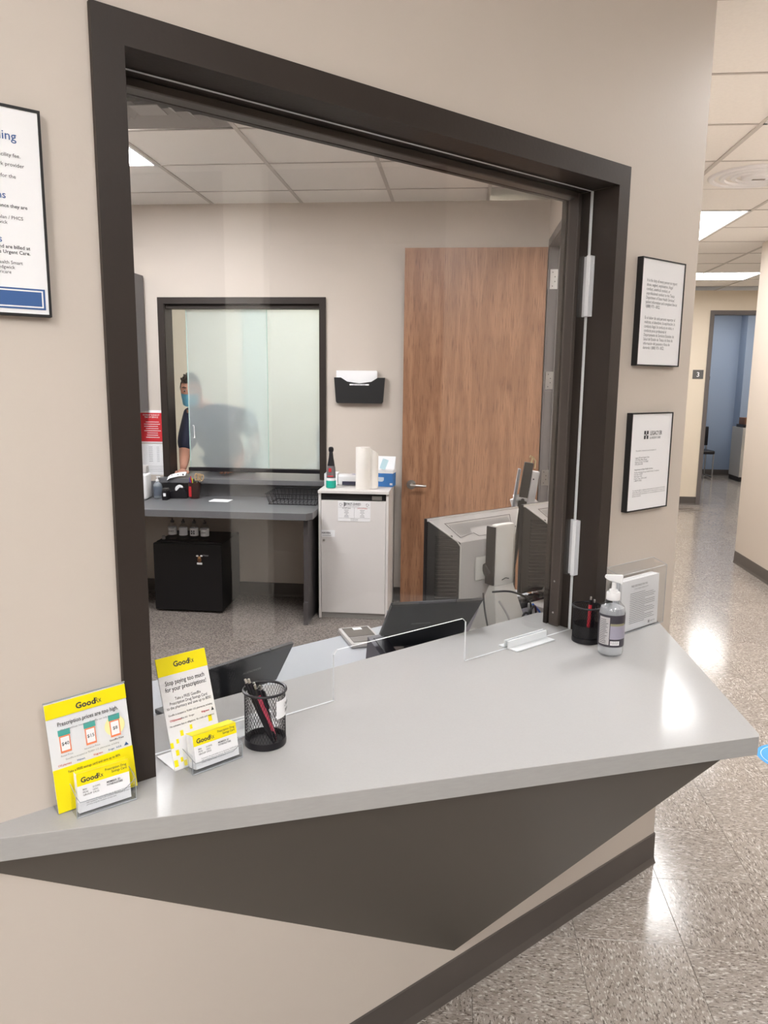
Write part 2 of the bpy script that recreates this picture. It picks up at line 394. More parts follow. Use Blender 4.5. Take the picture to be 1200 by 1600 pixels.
# corridor wall between office and hall (with the office doorway) ; door opening Y 4.34..5.25
DY0, DY1, DH = 4.34, 5.25, 2.47
b = MB()
b.prism([(.687, 2.423), (.687, DY0), (RX, DY0), (RX, 2.498)], 0, CEIL)
b.box(RX, .687, DY0, DY1, DH, CEIL); b.box(RX, .687, DY1, 10.5, 0, CEIL)
struct(b.obj('wall_right', WALL), 'beige wall between office and hallway', 'wall')
base_run('baseboard_right', (.6875, 2.43), (.6875, DY0-.05), 'dark baseboard on hallway side of office wall')
base_run('baseboard_right', (RX-.001, BW), (RX-.001, DY1+.05), 'short dark baseboard beside office door hinge')
# office back wall with window opening
WX0, WX1, WZ0, WZ1 = -2.155, -.945, .885, 2.165
b = MB()
b.box(-2.7, WX0+.045, BW, BW+.14, 0, CEIL); b.box(WX1-.045, RX, BW, BW+.14, 0, CEIL)
b.box(WX0+.045, WX1-.045, BW, BW+.14, WZ1-.045, CEIL); b.box(WX0+.045, WX1-.045, BW, BW+.14, 0, WZ0-.03)
struct(b.obj('wall_back', WALL), 'beige back wall of the office with sliding window', 'wall')
base_run('baseboard_back', (-2.55, BW-.001), (RX-.01, BW-.001), 'dark baseboard along the office back wall')
struct(MB().box(-2.7, -2.575, -1.0, BW+.14, 0, CEIL).obj('wall_left', WALL), 'office left side wall carrying the overhead cabinet', 'wall')
# waiting area behind the camera
b = MB()
b.box(-2.7, -2.58, -3.5, -.7, 0, CEIL); b.box(-2.7, 2.65, -3.62, -3.5, 0, CEIL)
struct(b.obj('wall_waiting', WALL), 'beige waiting area walls behind the viewer', 'wall')
b = MB()
b.box(2.53, 2.65, 1.67, 7.07, 0, CEIL); b.box(2.65, 6.2, 6.95, 7.07, 0, CEIL)
struct(b.obj('wall_hall', mat('hall_wall_paint', 'd0c5b9', .5, spec=.35, bump=.1, bscale=90)), 'beige hallway wall with outside corner at right', 'wall')
b = MB(); b.box(2.53, 2.65, .41, .64, 0, CEIL)
struct(b.obj('wall_reflected_column', mat('column_white', 'f0ece4', .5)), 'unseen white full-height column added to reflect as a bright strip in the acrylic', 'wall')  # added out of view for the bright strip reflected in the acrylic
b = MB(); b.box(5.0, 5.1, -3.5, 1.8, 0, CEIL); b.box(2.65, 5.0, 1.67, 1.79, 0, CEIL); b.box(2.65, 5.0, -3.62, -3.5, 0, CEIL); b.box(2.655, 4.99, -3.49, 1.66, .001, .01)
struct(b.obj('wall_dim_reflection', mat('unlit_area_dark', '3a3530', .8, spec=.1)), 'unseen walls and floor added in a dark colour to reflect as an unlit area', 'wall')  # dark colour stands for an unlit area, keeping the acrylic reflection dim
struct(MB().box(2.66, 4.99, -3.49, 1.66, CEIL-.02, CEIL-.008).obj('ceiling_dim_reflection', MATS['unlit_area_dark']), 'unseen ceiling added in a dark colour to reflect as an unlit area', 'ceiling')  # added dark overhead so the reflected area stays dim
base_run('baseboard_hall', (2.5295, 7.07), (2.5295, 1.67), 'dark baseboard on the right hallway wall')
# far hallway wall with exam door
FX0, FX1, FY, FH = 3.24, 4.2, 10.5, 2.49
b = MB()
b.box(.687, FX0, FY, FY+.12, 0, CEIL); b.box(FX1, 6.2, FY, FY+.12, 0, CEIL); b.box(FX0, FX1, FY, FY+.12, FH, CEIL)
struct(b.obj('wall_far', CREAM), 'cream wall at the far end of the hallway', 'wall')
struct(MB().box(6.1, 6.2, 7.07, 14.2, 0, CEIL).obj('wall_side', CREAM), 'end wall of the cross corridor', 'wall')
base_run('baseboard_far', (.69, FY-.001), (FX0-.05, FY-.001), 'dark baseboard left of the exam room doorway')
# exam room
b = MB()
b.box(2.9, 4.80, 14.05, 14.2, 0, CEIL); b.box(4.80, 6.1, 13.75, 14.2, 0, CEIL); b.box(2.8, 2.9, FY+.12, 14.05, 0, CEIL)
struct(b.obj('wall_exam', BLUE), 'blue painted walls of the exam room', 'wall')
base_run('baseboard_exam', (2.9, 14.049), (4.80, 14.049), 'dark baseboard at the foot of the blue wall')
base_run('baseboard_exam', (4.799, 14.05), (4.799, 13.75), 'short baseboard on the return of the blue wall')
base_run('baseboard_exam', (4.80, 13.749), (6.1, 13.749), 'baseboard right of the blue wall return')
# nurse room behind the office window
b = MB()
b.box(-3.6, 1.0, 8.3, 8.42, 0, CEIL); b.box(-3.7, -3.6, BW+.14, 8.42, 0, CEIL); b.box(.45, .56, BW+.14, 8.3, 0, CEIL)
struct(b.obj('wall_nurse', mat('nurse_paint', 'e4dccd', .6)), 'pale walls of the room behind the sliding window', 'wall')
# ceiling: slab + hung tiles and grid
cl = struct(MB().box(-4.2, 6.6, -3.8, 15, CEIL+.06, CEIL+.1).obj('ceiling', CEILM), 'suspended ceiling of pale lay-in tiles', 'ceiling')
G = .61; GX = [1.36+.618*k for k in range(-1, 8)]; GY = [3.335+.61*k for k in range(-2, 12)]
lights = dict()
ct = {}
def ctile(x0, x1, y0, y1):
    key = (round(x1-x0, 3), round(y1-y0, 3))
    if key not in ct: ct[key] = MB().box(.006, key[0]-.006, .006, key[1]-.006, 0, .011, bev=.002, seg=1).mesh('ceiling_tile', CEILM)
    o = bpy.data.objects.new('ceiling_tile', ct[key]); COL.objects.link(o); o.parent = cl; o.location = (x0, y0, CEIL+.0005); o['kind'] = 'structure'
LIGHTS = [  # x0,x1,y0,y1,kind,label
    (1.36, 1.978, 5.775, 6.995, 'hall', 'troffer light nearest in the hallway ceiling, left of the round air diffuser'),
    (1.978, 3.214, 8.825, 9.435, 'hall', 'long troffer light across the far hallway ceiling'),
    (1.36, 1.978, 2.725, 3.945, 'hall', 'troffer light cut by the right edge of the photo'),
    (-2.353, -1.735, 3.23, 4.45, 'off', 'bright troffer light in the office ceiling at upper left'),
    (-.5, .118, 2.95, 3.56, 'off', 'small office ceiling light hidden above the window head'),
    (-1.1, -.48, -1.6, -.4, 'wait', 'waiting area ceiling light behind the viewer at left'),
    (.9, 1.52, -.9, .3, 'wait', 'waiting area ceiling light behind the viewer at right'),
    (1.978, 2.5, 3.335, 4.555, 'hall', 'added hallway fill light, out of view at right'),  # added out of view so the visible hall lights can run dimmer
    (-1.1, -.48, -3.2, -2.0, 'wait', 'added rear fill light of the waiting area, unseen, left one'),  # added behind the camera to spread the waiting light wider
    (.9, 1.52, -2.9, -1.7, 'wait', 'added rear fill light of the waiting area, unseen, right one'),  # added too, more lit area at lower strength
    (4.9, 5.5, 11.0, 12.2, 'exam', 'added fill light of the blue exam room, out of view'),  # added unseen so the reflected exam light can be weaker
    (-2.3, -1.7, -1.9, -1.3, 'wait', 'small ceiling light near the left waiting area wall'),
    (-2.2, -1.6, 6.4, 7.6, 'nurse', 'ceiling light of the room behind the sliding window, left one'),
    (-.9, -.3, 6.4, 7.6, 'nurse', 'ceiling light of the room behind the sliding window, right one'),
    (3.9, 4.5, 12.2, 13.4, 'exam', 'ceiling light inside the blue exam room'),
    (4.5, 5.7, 8.3, 8.9, 'hall', 'ceiling light in the cross corridor beyond the corner')]
def islight(x0, x1, y0, y1):
    for L in LIGHTS:
        if min(x1, L[1])-max(x0, L[0]) > .05 and min(y1, L[3])-max(y0, L[2]) > .05: return True
    return False
gb = MB()
for a in range(len(GX)-1):
    for c in range(len(GY)-1):
        x0, x1, y0, y1 = GX[a], GX[a+1], GY[c], GY[c+1]
        if y1 > 10.5 or (x0 < 1.3 and x1 <= .75): continue
        if (x0+x1)/2 > .5*(y0+y1)/2 + 1.0: continue
        if x0 > 2.3 and y1 < 7.1: continue
        if islight(x0, x1, y0, y1): continue
        if abs(x0-1.36) < .01 and abs(y0-4.555) < .01: continue
        ctile(max(x0, .69), x1, y0, y1)
for x in GX[1:]: gb.box(x-.012, x+.012, .5, 10.49, CEIL-.004, CEIL+.001)
for y in GY: gb.box(.70, 5.9 if y > 7.1 else 2.52, y-.006, y+.006, CEIL-.003, CEIL+.001)
struct(gb.obj('ceiling_grid', GRID, cl))
OX = [-2.575, -2.353, -1.735, -1.11, -.485, .15, RX]; OY = [2.02, 2.63, 3.24, 3.85, 4.45, 5.06, BW]
gb = MB()
def inoff(x, y): return (Vector((x, y, 0))-K).dot(N) > .14 and x < RX and y < BW
for a in range(len(OX)-1):
    for c in range(len(OY)-1):
        x0, x1, y0, y1 = OX[a], OX[a+1], OY[c], OY[c+1]
        if not (inoff(x1, y0) and inoff(x0, y0) or inoff((x0+x1)/2, y0) and inoff(x0, (y0+y1)/2)): continue
        if not inoff(x1, y0): continue
        if islight(x0, x1, y0, y1) or (abs(x0+1.735) < .01 and abs(y0-3.24) < .01): continue
        ctile(x0, x1, y0, y1)
for x in OX[1:-1]:
    y0 = max(2.6, 2.423 + (x-.687)*U.y/U.x + .14/U.x + .03)
    gb.box(x-.011, x+.011, y0, BW-.002, CEIL-.004, CEIL+.001)
for y in OY[1:-1]: gb.box(-2.57, min(RX-.005, .687+(y-2.423)*U.x/U.y-.14/U.y-.03), y-.005, y+.005, CEIL-.003, CEIL+.001)
struct(gb.obj('ceiling_grid', GRID, cl))
for (x0, x1, y0, y1, kd, lb) in LIGHTS:
    t = thing('ceiling_light', lb, 'light', ((x0+x1)/2, (y0+y1)/2, CEIL), 0)
    w, d = (x1-x0)/2, (y1-y0)/2
    f = MB()
    f.box(-w+.004, -w+.022, -d+.004, d-.004, -.006, .008); f.box(w-.022, w-.004, -d+.004, d-.004, -.006, .008)
    f.box(-w+.004, w-.004, -d+.004, -d+.022, -.006, .008); f.box(-w+.004, w-.004, d-.022, d-.004, -.006, .008)
    f.obj('light_frame', WHITE, t)
    MB().box(-w+.022, w-.022, -d+.022, d-.022, .001, .006).obj('diffuser', LM[kd], t)
# round air diffuser
t = thing('ceiling_diffuser', 'round white air diffuser set in the hallway ceiling', 'vent', (1.67, 4.86, CEIL))
MB().box(-.3, .3, -.3, .3, -.003, .004).obj('face_panel', CEILM, t)
b = MB()
for r in (.26, .2, .14): b.lathe([(r, -.004), (r-.008, -.013), (r-.03, -.016), (r-.035, -.004)], 40, caps=False)
b.obj('cone_ring', WHITE, t, True)
MB().lathe([(.08, -.004), (.075, -.02), (.02, -.024)], 32).obj('centre_cap', WHITE, t, True)
MB().box(-.02, .05, -.01, .01, -.026, -.0235).obj('lever', mat('vent_slot', '8c857d', .5), t)

t = thing('ceiling_vent', 'square stepped air supply vent in the office ceiling at upper left', 'vent', (-1.4225, 3.545, CEIL))
b = MB()
for k, (r0, z0_) in enumerate(((.295, .004), (.235, -.004), (.175, -.008), (.115, -.012))):
    r1 = r0-.045
    v = [(-r0, -r0, z0_), (r0, -r0, z0_), (r0, r0, z0_), (-r0, r0, z0_), (-r1, -r1, z0_+.03), (r1, -r1, z0_+.03), (r1, r1, z0_+.03), (-r1, r1, z0_+.03)]
    MB().poly(v+[(x*.985, y_*.985, z_+.001) for x, y_, z_ in v], [(0, 1, 5, 4), (1, 2, 6, 5), (2, 3, 7, 6), (3, 0, 4, 7), (8, 12, 13, 9), (9, 13, 14, 10), (10, 14, 15, 11), (11, 15, 12, 8)]).obj('louver', mat('vent_louver', 'a09c98', .5), t)
MB().box(-.065, .065, -.065, .065, -.012, -.008).obj('centre_panel', MATS['vent_louver'], t)
MB().box(-.29, .29, -.29, .29, .045, .05).obj('duct_back', mat('duct_dark', '5a5654', .7), t)

# ============================================================ SERVICE WINDOW
wf_ = thing('window_1', 'dark bronze metal frame of the large reception window', 'window frame', K, WROT); struct(wf_, 'dark bronze metal frame of the large reception window', 'window frame')
FA, FB, FT = -1.753, -.373, 2.148
b = MB()   # trim faces, mitred
def trap(p, n0, n1): b.poly([(x, n0, z) for x, z in p]+[(x, n1, z) for x, z in p], [(0, 1, 2, 3), (7, 6, 5, 4), (0, 4, 5, 1), (1, 5, 6, 2), (2, 6, 7, 3), (3, 7, 4, 0)])
zb = CZ+.0005
trap([(FA, zb), (-1.703, zb), (-1.703, 2.097), (FA, FT)], -.012, -.0005)
trap([(-.419, zb), (FB, zb), (FB, FT), (-.419, 2.097)], -.012, -.0005)
trap([(FA, FT), (-1.703, 2.097), (-.419, 2.097), (FB, FT)], -.012, -.0005)
struct(b.obj('casing', FRAME, wf_))
b = MB()
b.box(-1.7085, -1.703, -.0005, .145, zb, 2.0965); b.box(-.419, -.4175, -.0005, .145, zb, 2.0965); b.box(-1.703, -.419, -.0005, .145, 2.097, 2.1005)
struct(b.obj('jamb', FRAME, wf_))
b = MB()
b.box(-1.703, -1.687, .104, .138, zb, 2.097, bev=.002, seg=1); b.box(-.435, -.419, .104, .138, zb, 2.097, bev=.002, seg=1); b.box(-1.687, -.435, .104, .138, 2.081, 2.097, bev=.002, seg=1)
struct(b.obj('stop', mat('frame_stop_paint', '554c47', .45, spec=.3), wf_))
b = MB()
b.box(-.4205, -.419, .072, .076, zb, 2.096); b.box(-1.7, -.4205, .072, .076, 2.0955, 2.0968)
struct(b.obj('glazing_bead', EDGE, wf_))
b = MB()
b.box(-1.78, -1.687, .145, .158, zb, 2.15); b.box(-.435, -.36, .145, .158, zb, 2.15); b.box(-1.687, -.435, .145, .158, 2.082, 2.15)
struct(b.obj('casing', FRAME, wf_))
b = MB()
for z in (.925, 1.02): b.cyl((-.4192, .122, z), .003, .0025, seg=8, axis='X', M=Matrix.Translation((-.0165, 0, 0)))
struct(b.obj('screw', CHROME, wf_))
# acrylic sheet with pass-through cut-out
ac = thing('acrylic_screen', 'clear acrylic screen filling the reception window, with a low pass-through cut-out', 'screen', K, WROT)
pts = [(-1.702, CZ+.001), (-1.259, CZ+.001), (-1.259, .993), (-1.249, 1.003), (-.861, 1.001), (-.85, .991), (-.85, CZ+.001), (-.4225, CZ+.001), (-.4225, 2.094), (-1.702, 2.094)]
me = MB()
AX = Matrix(((1, 0, 0, 0), (0, 0, -1, 0), (0, 1, 0, 0), (0, 0, 0, 1)))     # prism plane -> upright
me.prism(pts, -.0705, -.0655, M=AX)
o = me.obj('sheet', [GLASS, EDGE], ac)
for p in o.data.polygons:
    if abs(p.normal.y) < .5: p.material_index = 1
def angle_clip(s0, s1, label=None):
    b = MB(); b.box(s0, s1, .030, .064, CZ+.0005, CZ+.0035); b.box(s0, s1, .060, .0645, CZ+.0035, CZ+.022); b.box(s0, s1, .072, .0765, CZ+.0035, CZ+.022)
    b.box(s0, s1, .0765, .095, CZ+.0005, CZ+.003)
    return b.obj('counter_channel', EDGE, ac)
angle_clip(-.693, -.536); angle_clip(-1.62, -1.42)
def jamb_clip(z0, z1):
    b = MB(); b.box(-.4255, -.4195, .052, .083, z0, z1, bev=.001, seg=1); b.box(-.440, -.4255, .052, .0645, z0, z1, bev=.001, seg=1)
    b.obj('jamb_channel', WHITECLIP, ac)
jamb_clip(1.771, 1.929); jamb_clip(1.051, 1.21)

# ============================================================ COUNTER
ctr = thing('reception_counter', 'pale grey angular reception counter jutting through the window on a dark wedge', 'counter', K, WROT)
rc = [(-.35+.0 + .04*math.cos(a)-.04+.005, .195+.04*math.sin(a)) for a in [0, PI/8, PI/4, 3*PI/8, PI/2]]
cpts = [(-2.075, -.0006), (-.668, -.602), (-.655, -.596), (-.102, -.0006), (-.4195, -.0006), (-.4195, .1455), (-.345, .1455)] + rc + [(-1.85, .235), (-1.85, .1455), (-1.703, .1455), (-1.703, -.0006)]
# keep slab inside the opening
cpts = [(-2.075, -.0006), (-.668, -.602), (-.655, -.596), (-.102, -.0006), (-.4185, -.0006), (-.4185, .1595), (-.345, .1595), (-.345, .205), (-.352, .222), (-.375, .235), (-1.85, .235), (-1.85, .1595), (-1.7075, .1595), (-1.7075, -.0006)]
o = MB().prism(cpts, CZ-.04, CZ, bev=.0012).obj('countertop', [COUNTER, CEDGE], ctr)
for p in o.data.polygons:
    if abs(p.normal.z) < .5: p.material_index = 1
L_, R_, B_, A_ = (-2.035, -.001, CZ-.041), (-.724, -.564, CZ-.041), (-.30, -.001, CZ-.041), (-.926, -.001, .130)
R2 = (-.70, -.545, CZ-.041)
MB().poly([L_, R_, B_, A_], [(0, 1, 2), (0, 3, 1), (1, 3, 2), (0, 2, 3)]).obj('wedge_support', WEDGE, ctr)

# lower desk behind the window
ds = thing('reception_desk', 'blue-grey work surface behind the counter inside the office', 'desk', K, WROT)
MB().prism([(-2.9, .17), (-.1, .17), (.18, .45), (.18, .9), (-.44, .9), (-.47, .766), (-2.9, .766)], LZ-.03, LZ, bev=.001).obj('desktop', LOWDESK, ds)
MB().box(-1.2, -1.17, .2, .74, .009, LZ-.031).obj('support_panel', DARKLAM, ds)
MB().box(-.2, -.17, .3, .88, .009, LZ-.031).obj('support_panel', DARKLAM, ds)
MB().box(-2.6, -2.57, .2, .74, .009, LZ-.031).obj('support_panel', DARKLAM, ds)

# ============================================================ WALL POSTERS
def poster(name, label, s0, s1, z0, z1, depth=.022, group=None):
    t = thing(name, label, 'framed notice', W((s0+s1)/2, 0, (z0+z1)/2), WROT)
    w, h = (s1-s0)/2, (z1-z0)/2; d = depth
    b = MB(); e = .0035
    b.box(-w, -w+e, -d, -.0005, -h, h); b.box(w-e, w, -d, -.0005, -h, h); b.box(-w+e, w-e, -d, -.0005, h-e, h); b.box(-w+e, w-e, -d, -.0005, -h, -h+e)
    b.obj('picture_frame', BLACKM, t)
    MB().box(-w+e, w-e, -d+.002, -.001, -h+e, h-e).obj('sheet', PAPER, t)
    return t, w, h, -d+.0015
t, w, h, y = poster('framed_notice', 'black-framed billing notice with a blue band, cut by the left edge', -2.070, -1.834, 1.683, 1.975, .014)
b = MB()
b.text('Insurance & Billing', .0175, TM(0.084, y, .099), 'RIGHT', .005)
b.obj('heading', INKB, t); b = MB(); b.text('Insurance Plans', .0145, TM(0.065, y, .018), 'RIGHT', .005)
b.obj('heading', INKB, t); b = MB(); b.text('Urgent Care Plans', .0140, TM(0.056, y, -.043), 'RIGHT', .005)
b.obj('heading', INKB, t)
b = MB()
b.text('We do not charge a facility fee.', .0074, TM(0.088, y, .076), 'RIGHT')
b.text('We are an in network provider', .0074, TM(0.092, y, .063), 'RIGHT')
b.text('We bill as a facility for the', .0074, TM(0.080, y, .047), 'RIGHT')
b.obj('paragraph', INK, t); b = MB(); b.text('We will process yours once they are', .0070, TM(0.093, y, .006), 'RIGHT', .012)
b.text('Multiplan / PHCS\nSedgwick', .0068, TM(0.039, y, -.010), 'LEFT', line=1.05)
b.obj('paragraph', INK, t); b = MB(); b.text('with no facility fee and are billed at\ncontracted as Urgent Care.', .0070, TM(0.093, y, -.051), 'RIGHT', .012, line=1.05)
b.text('Health Smart\nSedgwick\nTricare', .0068, TM(0.045, y, -.073), 'LEFT', line=1.0)
b.obj('lettering', INK, t)
MB().box(-w+.006, w-.008, y-.0003, y+.0002, -h+.010, -h+.040).obj('blue_band', INKB, t)
b = MB(); b.box(-w+.006, w-.011, y-.0006, y, -h+.0355, -h+.0375); b.box(-w+.006, w-.011, y-.0006, y, -h+.0125, -h+.0145); b.box(w-.013, w-.011, y-.0006, y, -h+.0145, -h+.0355)
b.obj('band_outline', PAPER, t)
t, w, h, y = poster('framed_notice', 'black-framed bilingual complaint notice, upper frame right of the window', -.303, -.089, 1.643, 1.933, .018)
b = MB()
b.text("It is the duty of every person to report\nabuse, neglect, exploitation, illegal\nconduct, unethical conduct, or\nunprofessional conduct to the Texas\nDepartment of State Health Services'\npatient information and complaint line at\n1(888) 973 - 0022.", .0118, TM(-.080, y, .082), sx=.80, line=.98)
b.obj('paragraph', INKG, t); b = MB(); b.text("Es el deber de cada persona reportar el\nmaltrato, el abandono, la explotación, la\nconducta ilegal, la conducta no ética, o\nconducta poco profesional al\nDepartamento de Servicios Estatales de\nSalud del Estado de Texas a la línea de\ninformación del paciente y línea de\ndemanda 1(888) 973- 0022.", .0118, TM(-.080, y, -.018), sx=.80, line=.98)
b.obj('lettering', INKG, t)
t, w, h, y = poster('framed_notice', 'black-framed clinic registration notice with cross logo, lower frame right of the window', -.306, -.098, 1.230, 1.512, .018)
def crosslogo(b, cx, cz, s, y):
    for i in (-1, 1):
        for j in (-1, 1):
            b.box(cx+i*s*.55-s*.32, cx+i*s*.55+s*.32, y-.0004, y, cz+j*s*.55-s*.42, cz+j*s*.55+s*.42)
    b.box(cx-s*.12, cx+s*.12, y-.0004, y, cz-s*.2, cz+s*.2)
b = MB(); crosslogo(b, -.028, .078, .012, y)
b.text('LEGACY ER', .0165, TM(-.009, y, .077), bold=.012, sx=.72); b.text('& URGENT CARE', .009, TM(-.009, y, .066), sx=.8)
b.obj('logo', INK, t)
b = MB()
b.text('This facility is licensed by and complaints to:', .0058, TM(-.075, y, .032))
b.text('Legacy ER and Urgent Care\n1310 West Main Street\nHickory Creek, TX 75065\n(972) 555-0100', .0062, TM(-.075, y, .012), bold=.01)
b.obj('paragraph', INKG, t); b = MB(); b.text('Department of State Health Services', .0062, TM(-.075, y, -.022), bold=.015)
b.text('Facility Licensing Group, Health Facility Compliance\nP.O. Box 149347\nMail Code 1979\nAustin, Texas 78714-9347\n1-888-973-0022', .0060, TM(-.075, y, -.030))
b.obj('paragraph', INKG, t); b = MB(); b.text('You have the right to express concerns about the care given in this facility\nwithout fear of reprisal. Concerns can be made in person, in writing or by\nphone to the facility administrator or to the state department at the above\naddress and phone.', .0055, TM(-.078, y, -.082))
b.obj('lettering', INKG, t)

# ============================================================ COUNTER ITEMS
PH = [('pharmacy_a', INKR), ('b', INKB), ('c', INKR), ('d', INK), ('e', INKB)]
# sign 1, upright, left end
t = thing('brochure_holder', 'yellow and white prescription price sign in acrylic holder left of the window frame', 'sign', W(-1.811, -.0315, CZ), WROT)
lean = Matrix.Rotation(-.09, 4, 'X'); w, h = .066, .186
f = Matrix.Translation((0, 0, .003)) @ lean @ Matrix.Rotation(-.045, 4, 'Y')
MB().box(-w-.001, w+.001, -.0015, -.0002, 0, h+.003, M=f).obj('holder_sheet', [CLEARP], t)
MB().box(-w-.001, w+.001, -.001, .001, h+.002, h+.004, M=f).obj('holder_edge', EDGE2, t)
card = MB().box(-w, w, -.0003, .0006, .001, h+.001, M=f).obj('printed_card', PAPER, t)
for (z0_, z1_) in ((h-.025, h), (.001, .075)): MB().box(-w, w, -.0021, -.0016, z0_, z1_, M=f).obj('yellow_band', YELLOW, t)
def FT_(x, z, y=-.0026): return f @ TM(x, y, z)
b = MB()
b.text('Good', .014, FT_(-.018, h-.019), bold=.03); b.text('Rx', .014, FT_(.0135, h-.019), sx=.7); b.obj('logo_print', INK, t); b = MB()
b.text('Prescription prices are too high.', .0098, FT_(0, h-.040), 'CENTER', .015, sx=.78); b.obj('headline', INK, t); b = MB()
b.text('Take a FREE savings card and save up to 80%', .0056, FT_(0, .064), 'CENTER', .01, sx=.85); b.obj('slogan', INK, t)
for tx_, x_ in (('$40', -.041), ('$15', 0), ('$8', .041)): MB().text(tx_, .008, FT_(x_, .1125), 'CENTER', .01).obj('price_print', INK, t)
b = MB(); b.text('GoodRx Price', .0042, FT_(.041, .094), 'CENTER', .02)
b.obj('lettering', INK, t)
b = MB(); b.text('With or without insurance, GoodRx can help you save.', .0052, FT_(0, h-.049), 'CENTER', sx=.8)
b.obj('subtitle', INKG, t)
for tx_, x_ in (('Retail Price', -.041), ('Insurance Price', 0)): MB().text(tx_, .0042, FT_(x_, .094), 'CENTER').obj('caption', INKG, t)
b = MB()
b.text('GoodRx is accepted at 70,000+ U.S. pharmacies, including', .0044, FT_(0, .087), 'CENTER', sx=.85)
b.obj('small_print', INKG, t)
for x in (-.041, 0, .041):
    bp_ = MB().box(x-.0085, x+.0085, -.0022, -.0018, .1, .131, M=f).obj('pill_bottle_print', ORANGE, t)
    MB().box(x-.0068, x+.0068, -.0025, -.0022, .1035, .1265, M=f).obj('label_print', PAPER, bp_)
    MB().box(x-.0095, x+.0095, -.0025, -.0018, .129, .139, M=f).obj('cap_print', TEAL2, bp_)
MB().lathe([(.017, -.0019), (.017, -.0017)], 32, p=(0, 0, 0), M=f @ Matrix.Translation((.041, 0, .119)) @ Matrix.Rotation(PI/2, 4, 'X') @ Matrix.Translation((0, 0, .0036))).obj('halo_print', mat('print_pale_yellow', 'f3efb0', .5), t)
for tx_, x_ in (('CVS pharmacy', -.057), ('Walgreens', 0.0)): MB().text(tx_, .0045, FT_(x_, .079), bold=.02, sx=.8).obj('pharmacy_name', INKR, t)
for tx_, x_ in (('Walmart', -.027), ('Kroger   H-E-B', .025)): MB().text(tx_, .0045, FT_(x_, .079), bold=.02, sx=.8).obj('pharmacy_name', INKB, t)
b = MB(); b.poly([(.052, -.0026, .079), (.060, -.0026, .079), (.056, -.0026, .085)], [(0, 1, 2)], M=f); b.obj('triangle_print', INKB, t)
b = MB(); b.box(-w, w, -.002, .03, 0, .003); b.obj('base', CLEARP, t)
def pocket(t, w0, w1, y0, y1, zb, hh):
    b = MB(); b.box(w0, w1, y0, y0+.0015, zb, zb+hh*.55); b.box(w0, w0+.0015, y0, y1, zb, zb+hh); b.box(w1-.0015, w1, y0, y1, zb, zb+hh); b.box(w0, w1, y0, y1, zb, zb+.0015)
    b.obj('pocket', CLEARP, t)
    b = MB(); e = .0007
    b.tube([(w0, y1, zb+hh), (w0, y0, zb+hh*.8), (w0+.006, y0, zb+hh*.55), (w1-.02, y0, zb+hh*.5), (w1, y0, zb+hh*.8), (w1, y1, zb+hh)], e, 6)
    b.tube([(w0, y0, zb), (w0, y0, zb+hh*.8)], e, 6); b.tube([(w1, y0, zb), (w1, y0, zb+hh*.8)], e, 6); b.tube([(w0, y0, zb+.001), (w1, y0, zb+.001)], .0012, 6)
    b.obj('pocket_edge', EDGE2, t)
pocket(t, -.046, .052, -.033, -.003, .0005, .048)
def cardstack(label, M, w, h, d, parent_xf, name='card_stack'):
    t = thing(name, label, 'cards', *parent_xf)
    b = MB(); n = 10
    for i in range(n):
        o_ = random.uniform(-.0004, .0004); b.box(-w/2+o_, w/2+o_, -d+i*d/n, -d+(i+.82)*d/n, 0, h+random.uniform(-.0003, .0003), M=M)
    b.obj('cards', PAPER, t)
    b = MB(); b.box(-w/2, w/2, -d-.0006, -d-.0001, h*.68, h, M=M); b.box(-w/2, w/2, -d, 0, h+.0004, h+.0008, M=M); b.obj('yellow_band', YELLOW, t)
    def q(x, z): return M @ TM(x, -d-.001, z)
    b = MB()
    b.text('Good', .012, q(-w/2+.006, h*.755), bold=.03); b.text('Rx', .012, q(-w/2+.0335, h*.755), sx=.7)
    b.text('Prescription Drug\nSavings Card', .0058, q(w/2-.004, h*.87), 'RIGHT', .01, sx=.85)
    b.text('BIN\nPCN\nGROUP', .0042, q(-w/2+.008, h*.55), bold=.01, line=1.1); b.text('015995\nGDC\nDR33', .0042, q(-w/2+.024, h*.55), line=1.1)
    b.text('MEMBER ID\nNVS83627385', .0046, q(.004, h*.55), bold=.01)
    b.text('Customers: this card entitles you to discounts. Call 855 555 0101\nwith questions. This is not insurance. Pharmacists: process as\nprimary using the numbers on this card.', .0032, q(-w/2+.012, h*.26), sx=.95, line=1.1)
    b.obj('lettering', INK, t)
    return t
cardstack('stack of yellow-topped savings cards in front of the upright price sign', Matrix.Rotation(-.13, 4, 'X'), .086, .066, .014, (W(-1.811+.003, -.0315-.0125, CZ+.0025), WROT))
# sign 2, leaning back in front of the jamb
t = thing('brochure_holder', 'leaning yellow and white prescription savings sign in front of the window jamb', 'sign', W(-1.600, -.010, CZ), WROT+.07)
lean2 = Matrix.Rotation(-.32, 4, 'X'); w, h = .051, .205
f = Matrix.Translation((-.018, -.0, .001)) @ lean2
b = MB(); b.box(-w, w, -.001, .001, 0, h, M=f); b.box(-.018-w, -.018+w, .0, .072, 0, .0016); b.obj('holder_sheet', WHITE, t)
MB().box(-w, w, -.0017, -.0011, h-.034, h, M=f).obj('yellow_band', YELLOW, t)
for (x, z, r) in ((-.048, .045, .005), (-.036, .05, .004), (-.04, .03, .005), (-.025, .062, .005), (-.046, .012, .006), (-.034, .016, .004), (-.005, .068, .004), (.036, .073, .006), (-.028, .008, .005)):
    MB().box(x-r*.6, x+r*.6, -.0017, -.0011, z-r, z+r, M=f).obj('flower_print', YELLOW, t)
b = MB()
b.text('Good', .014, FT_(-.018, h-.021, -.0021), bold=.03); b.text('Rx', .014, FT_(.0135, h-.021, -.0021), sx=.7)
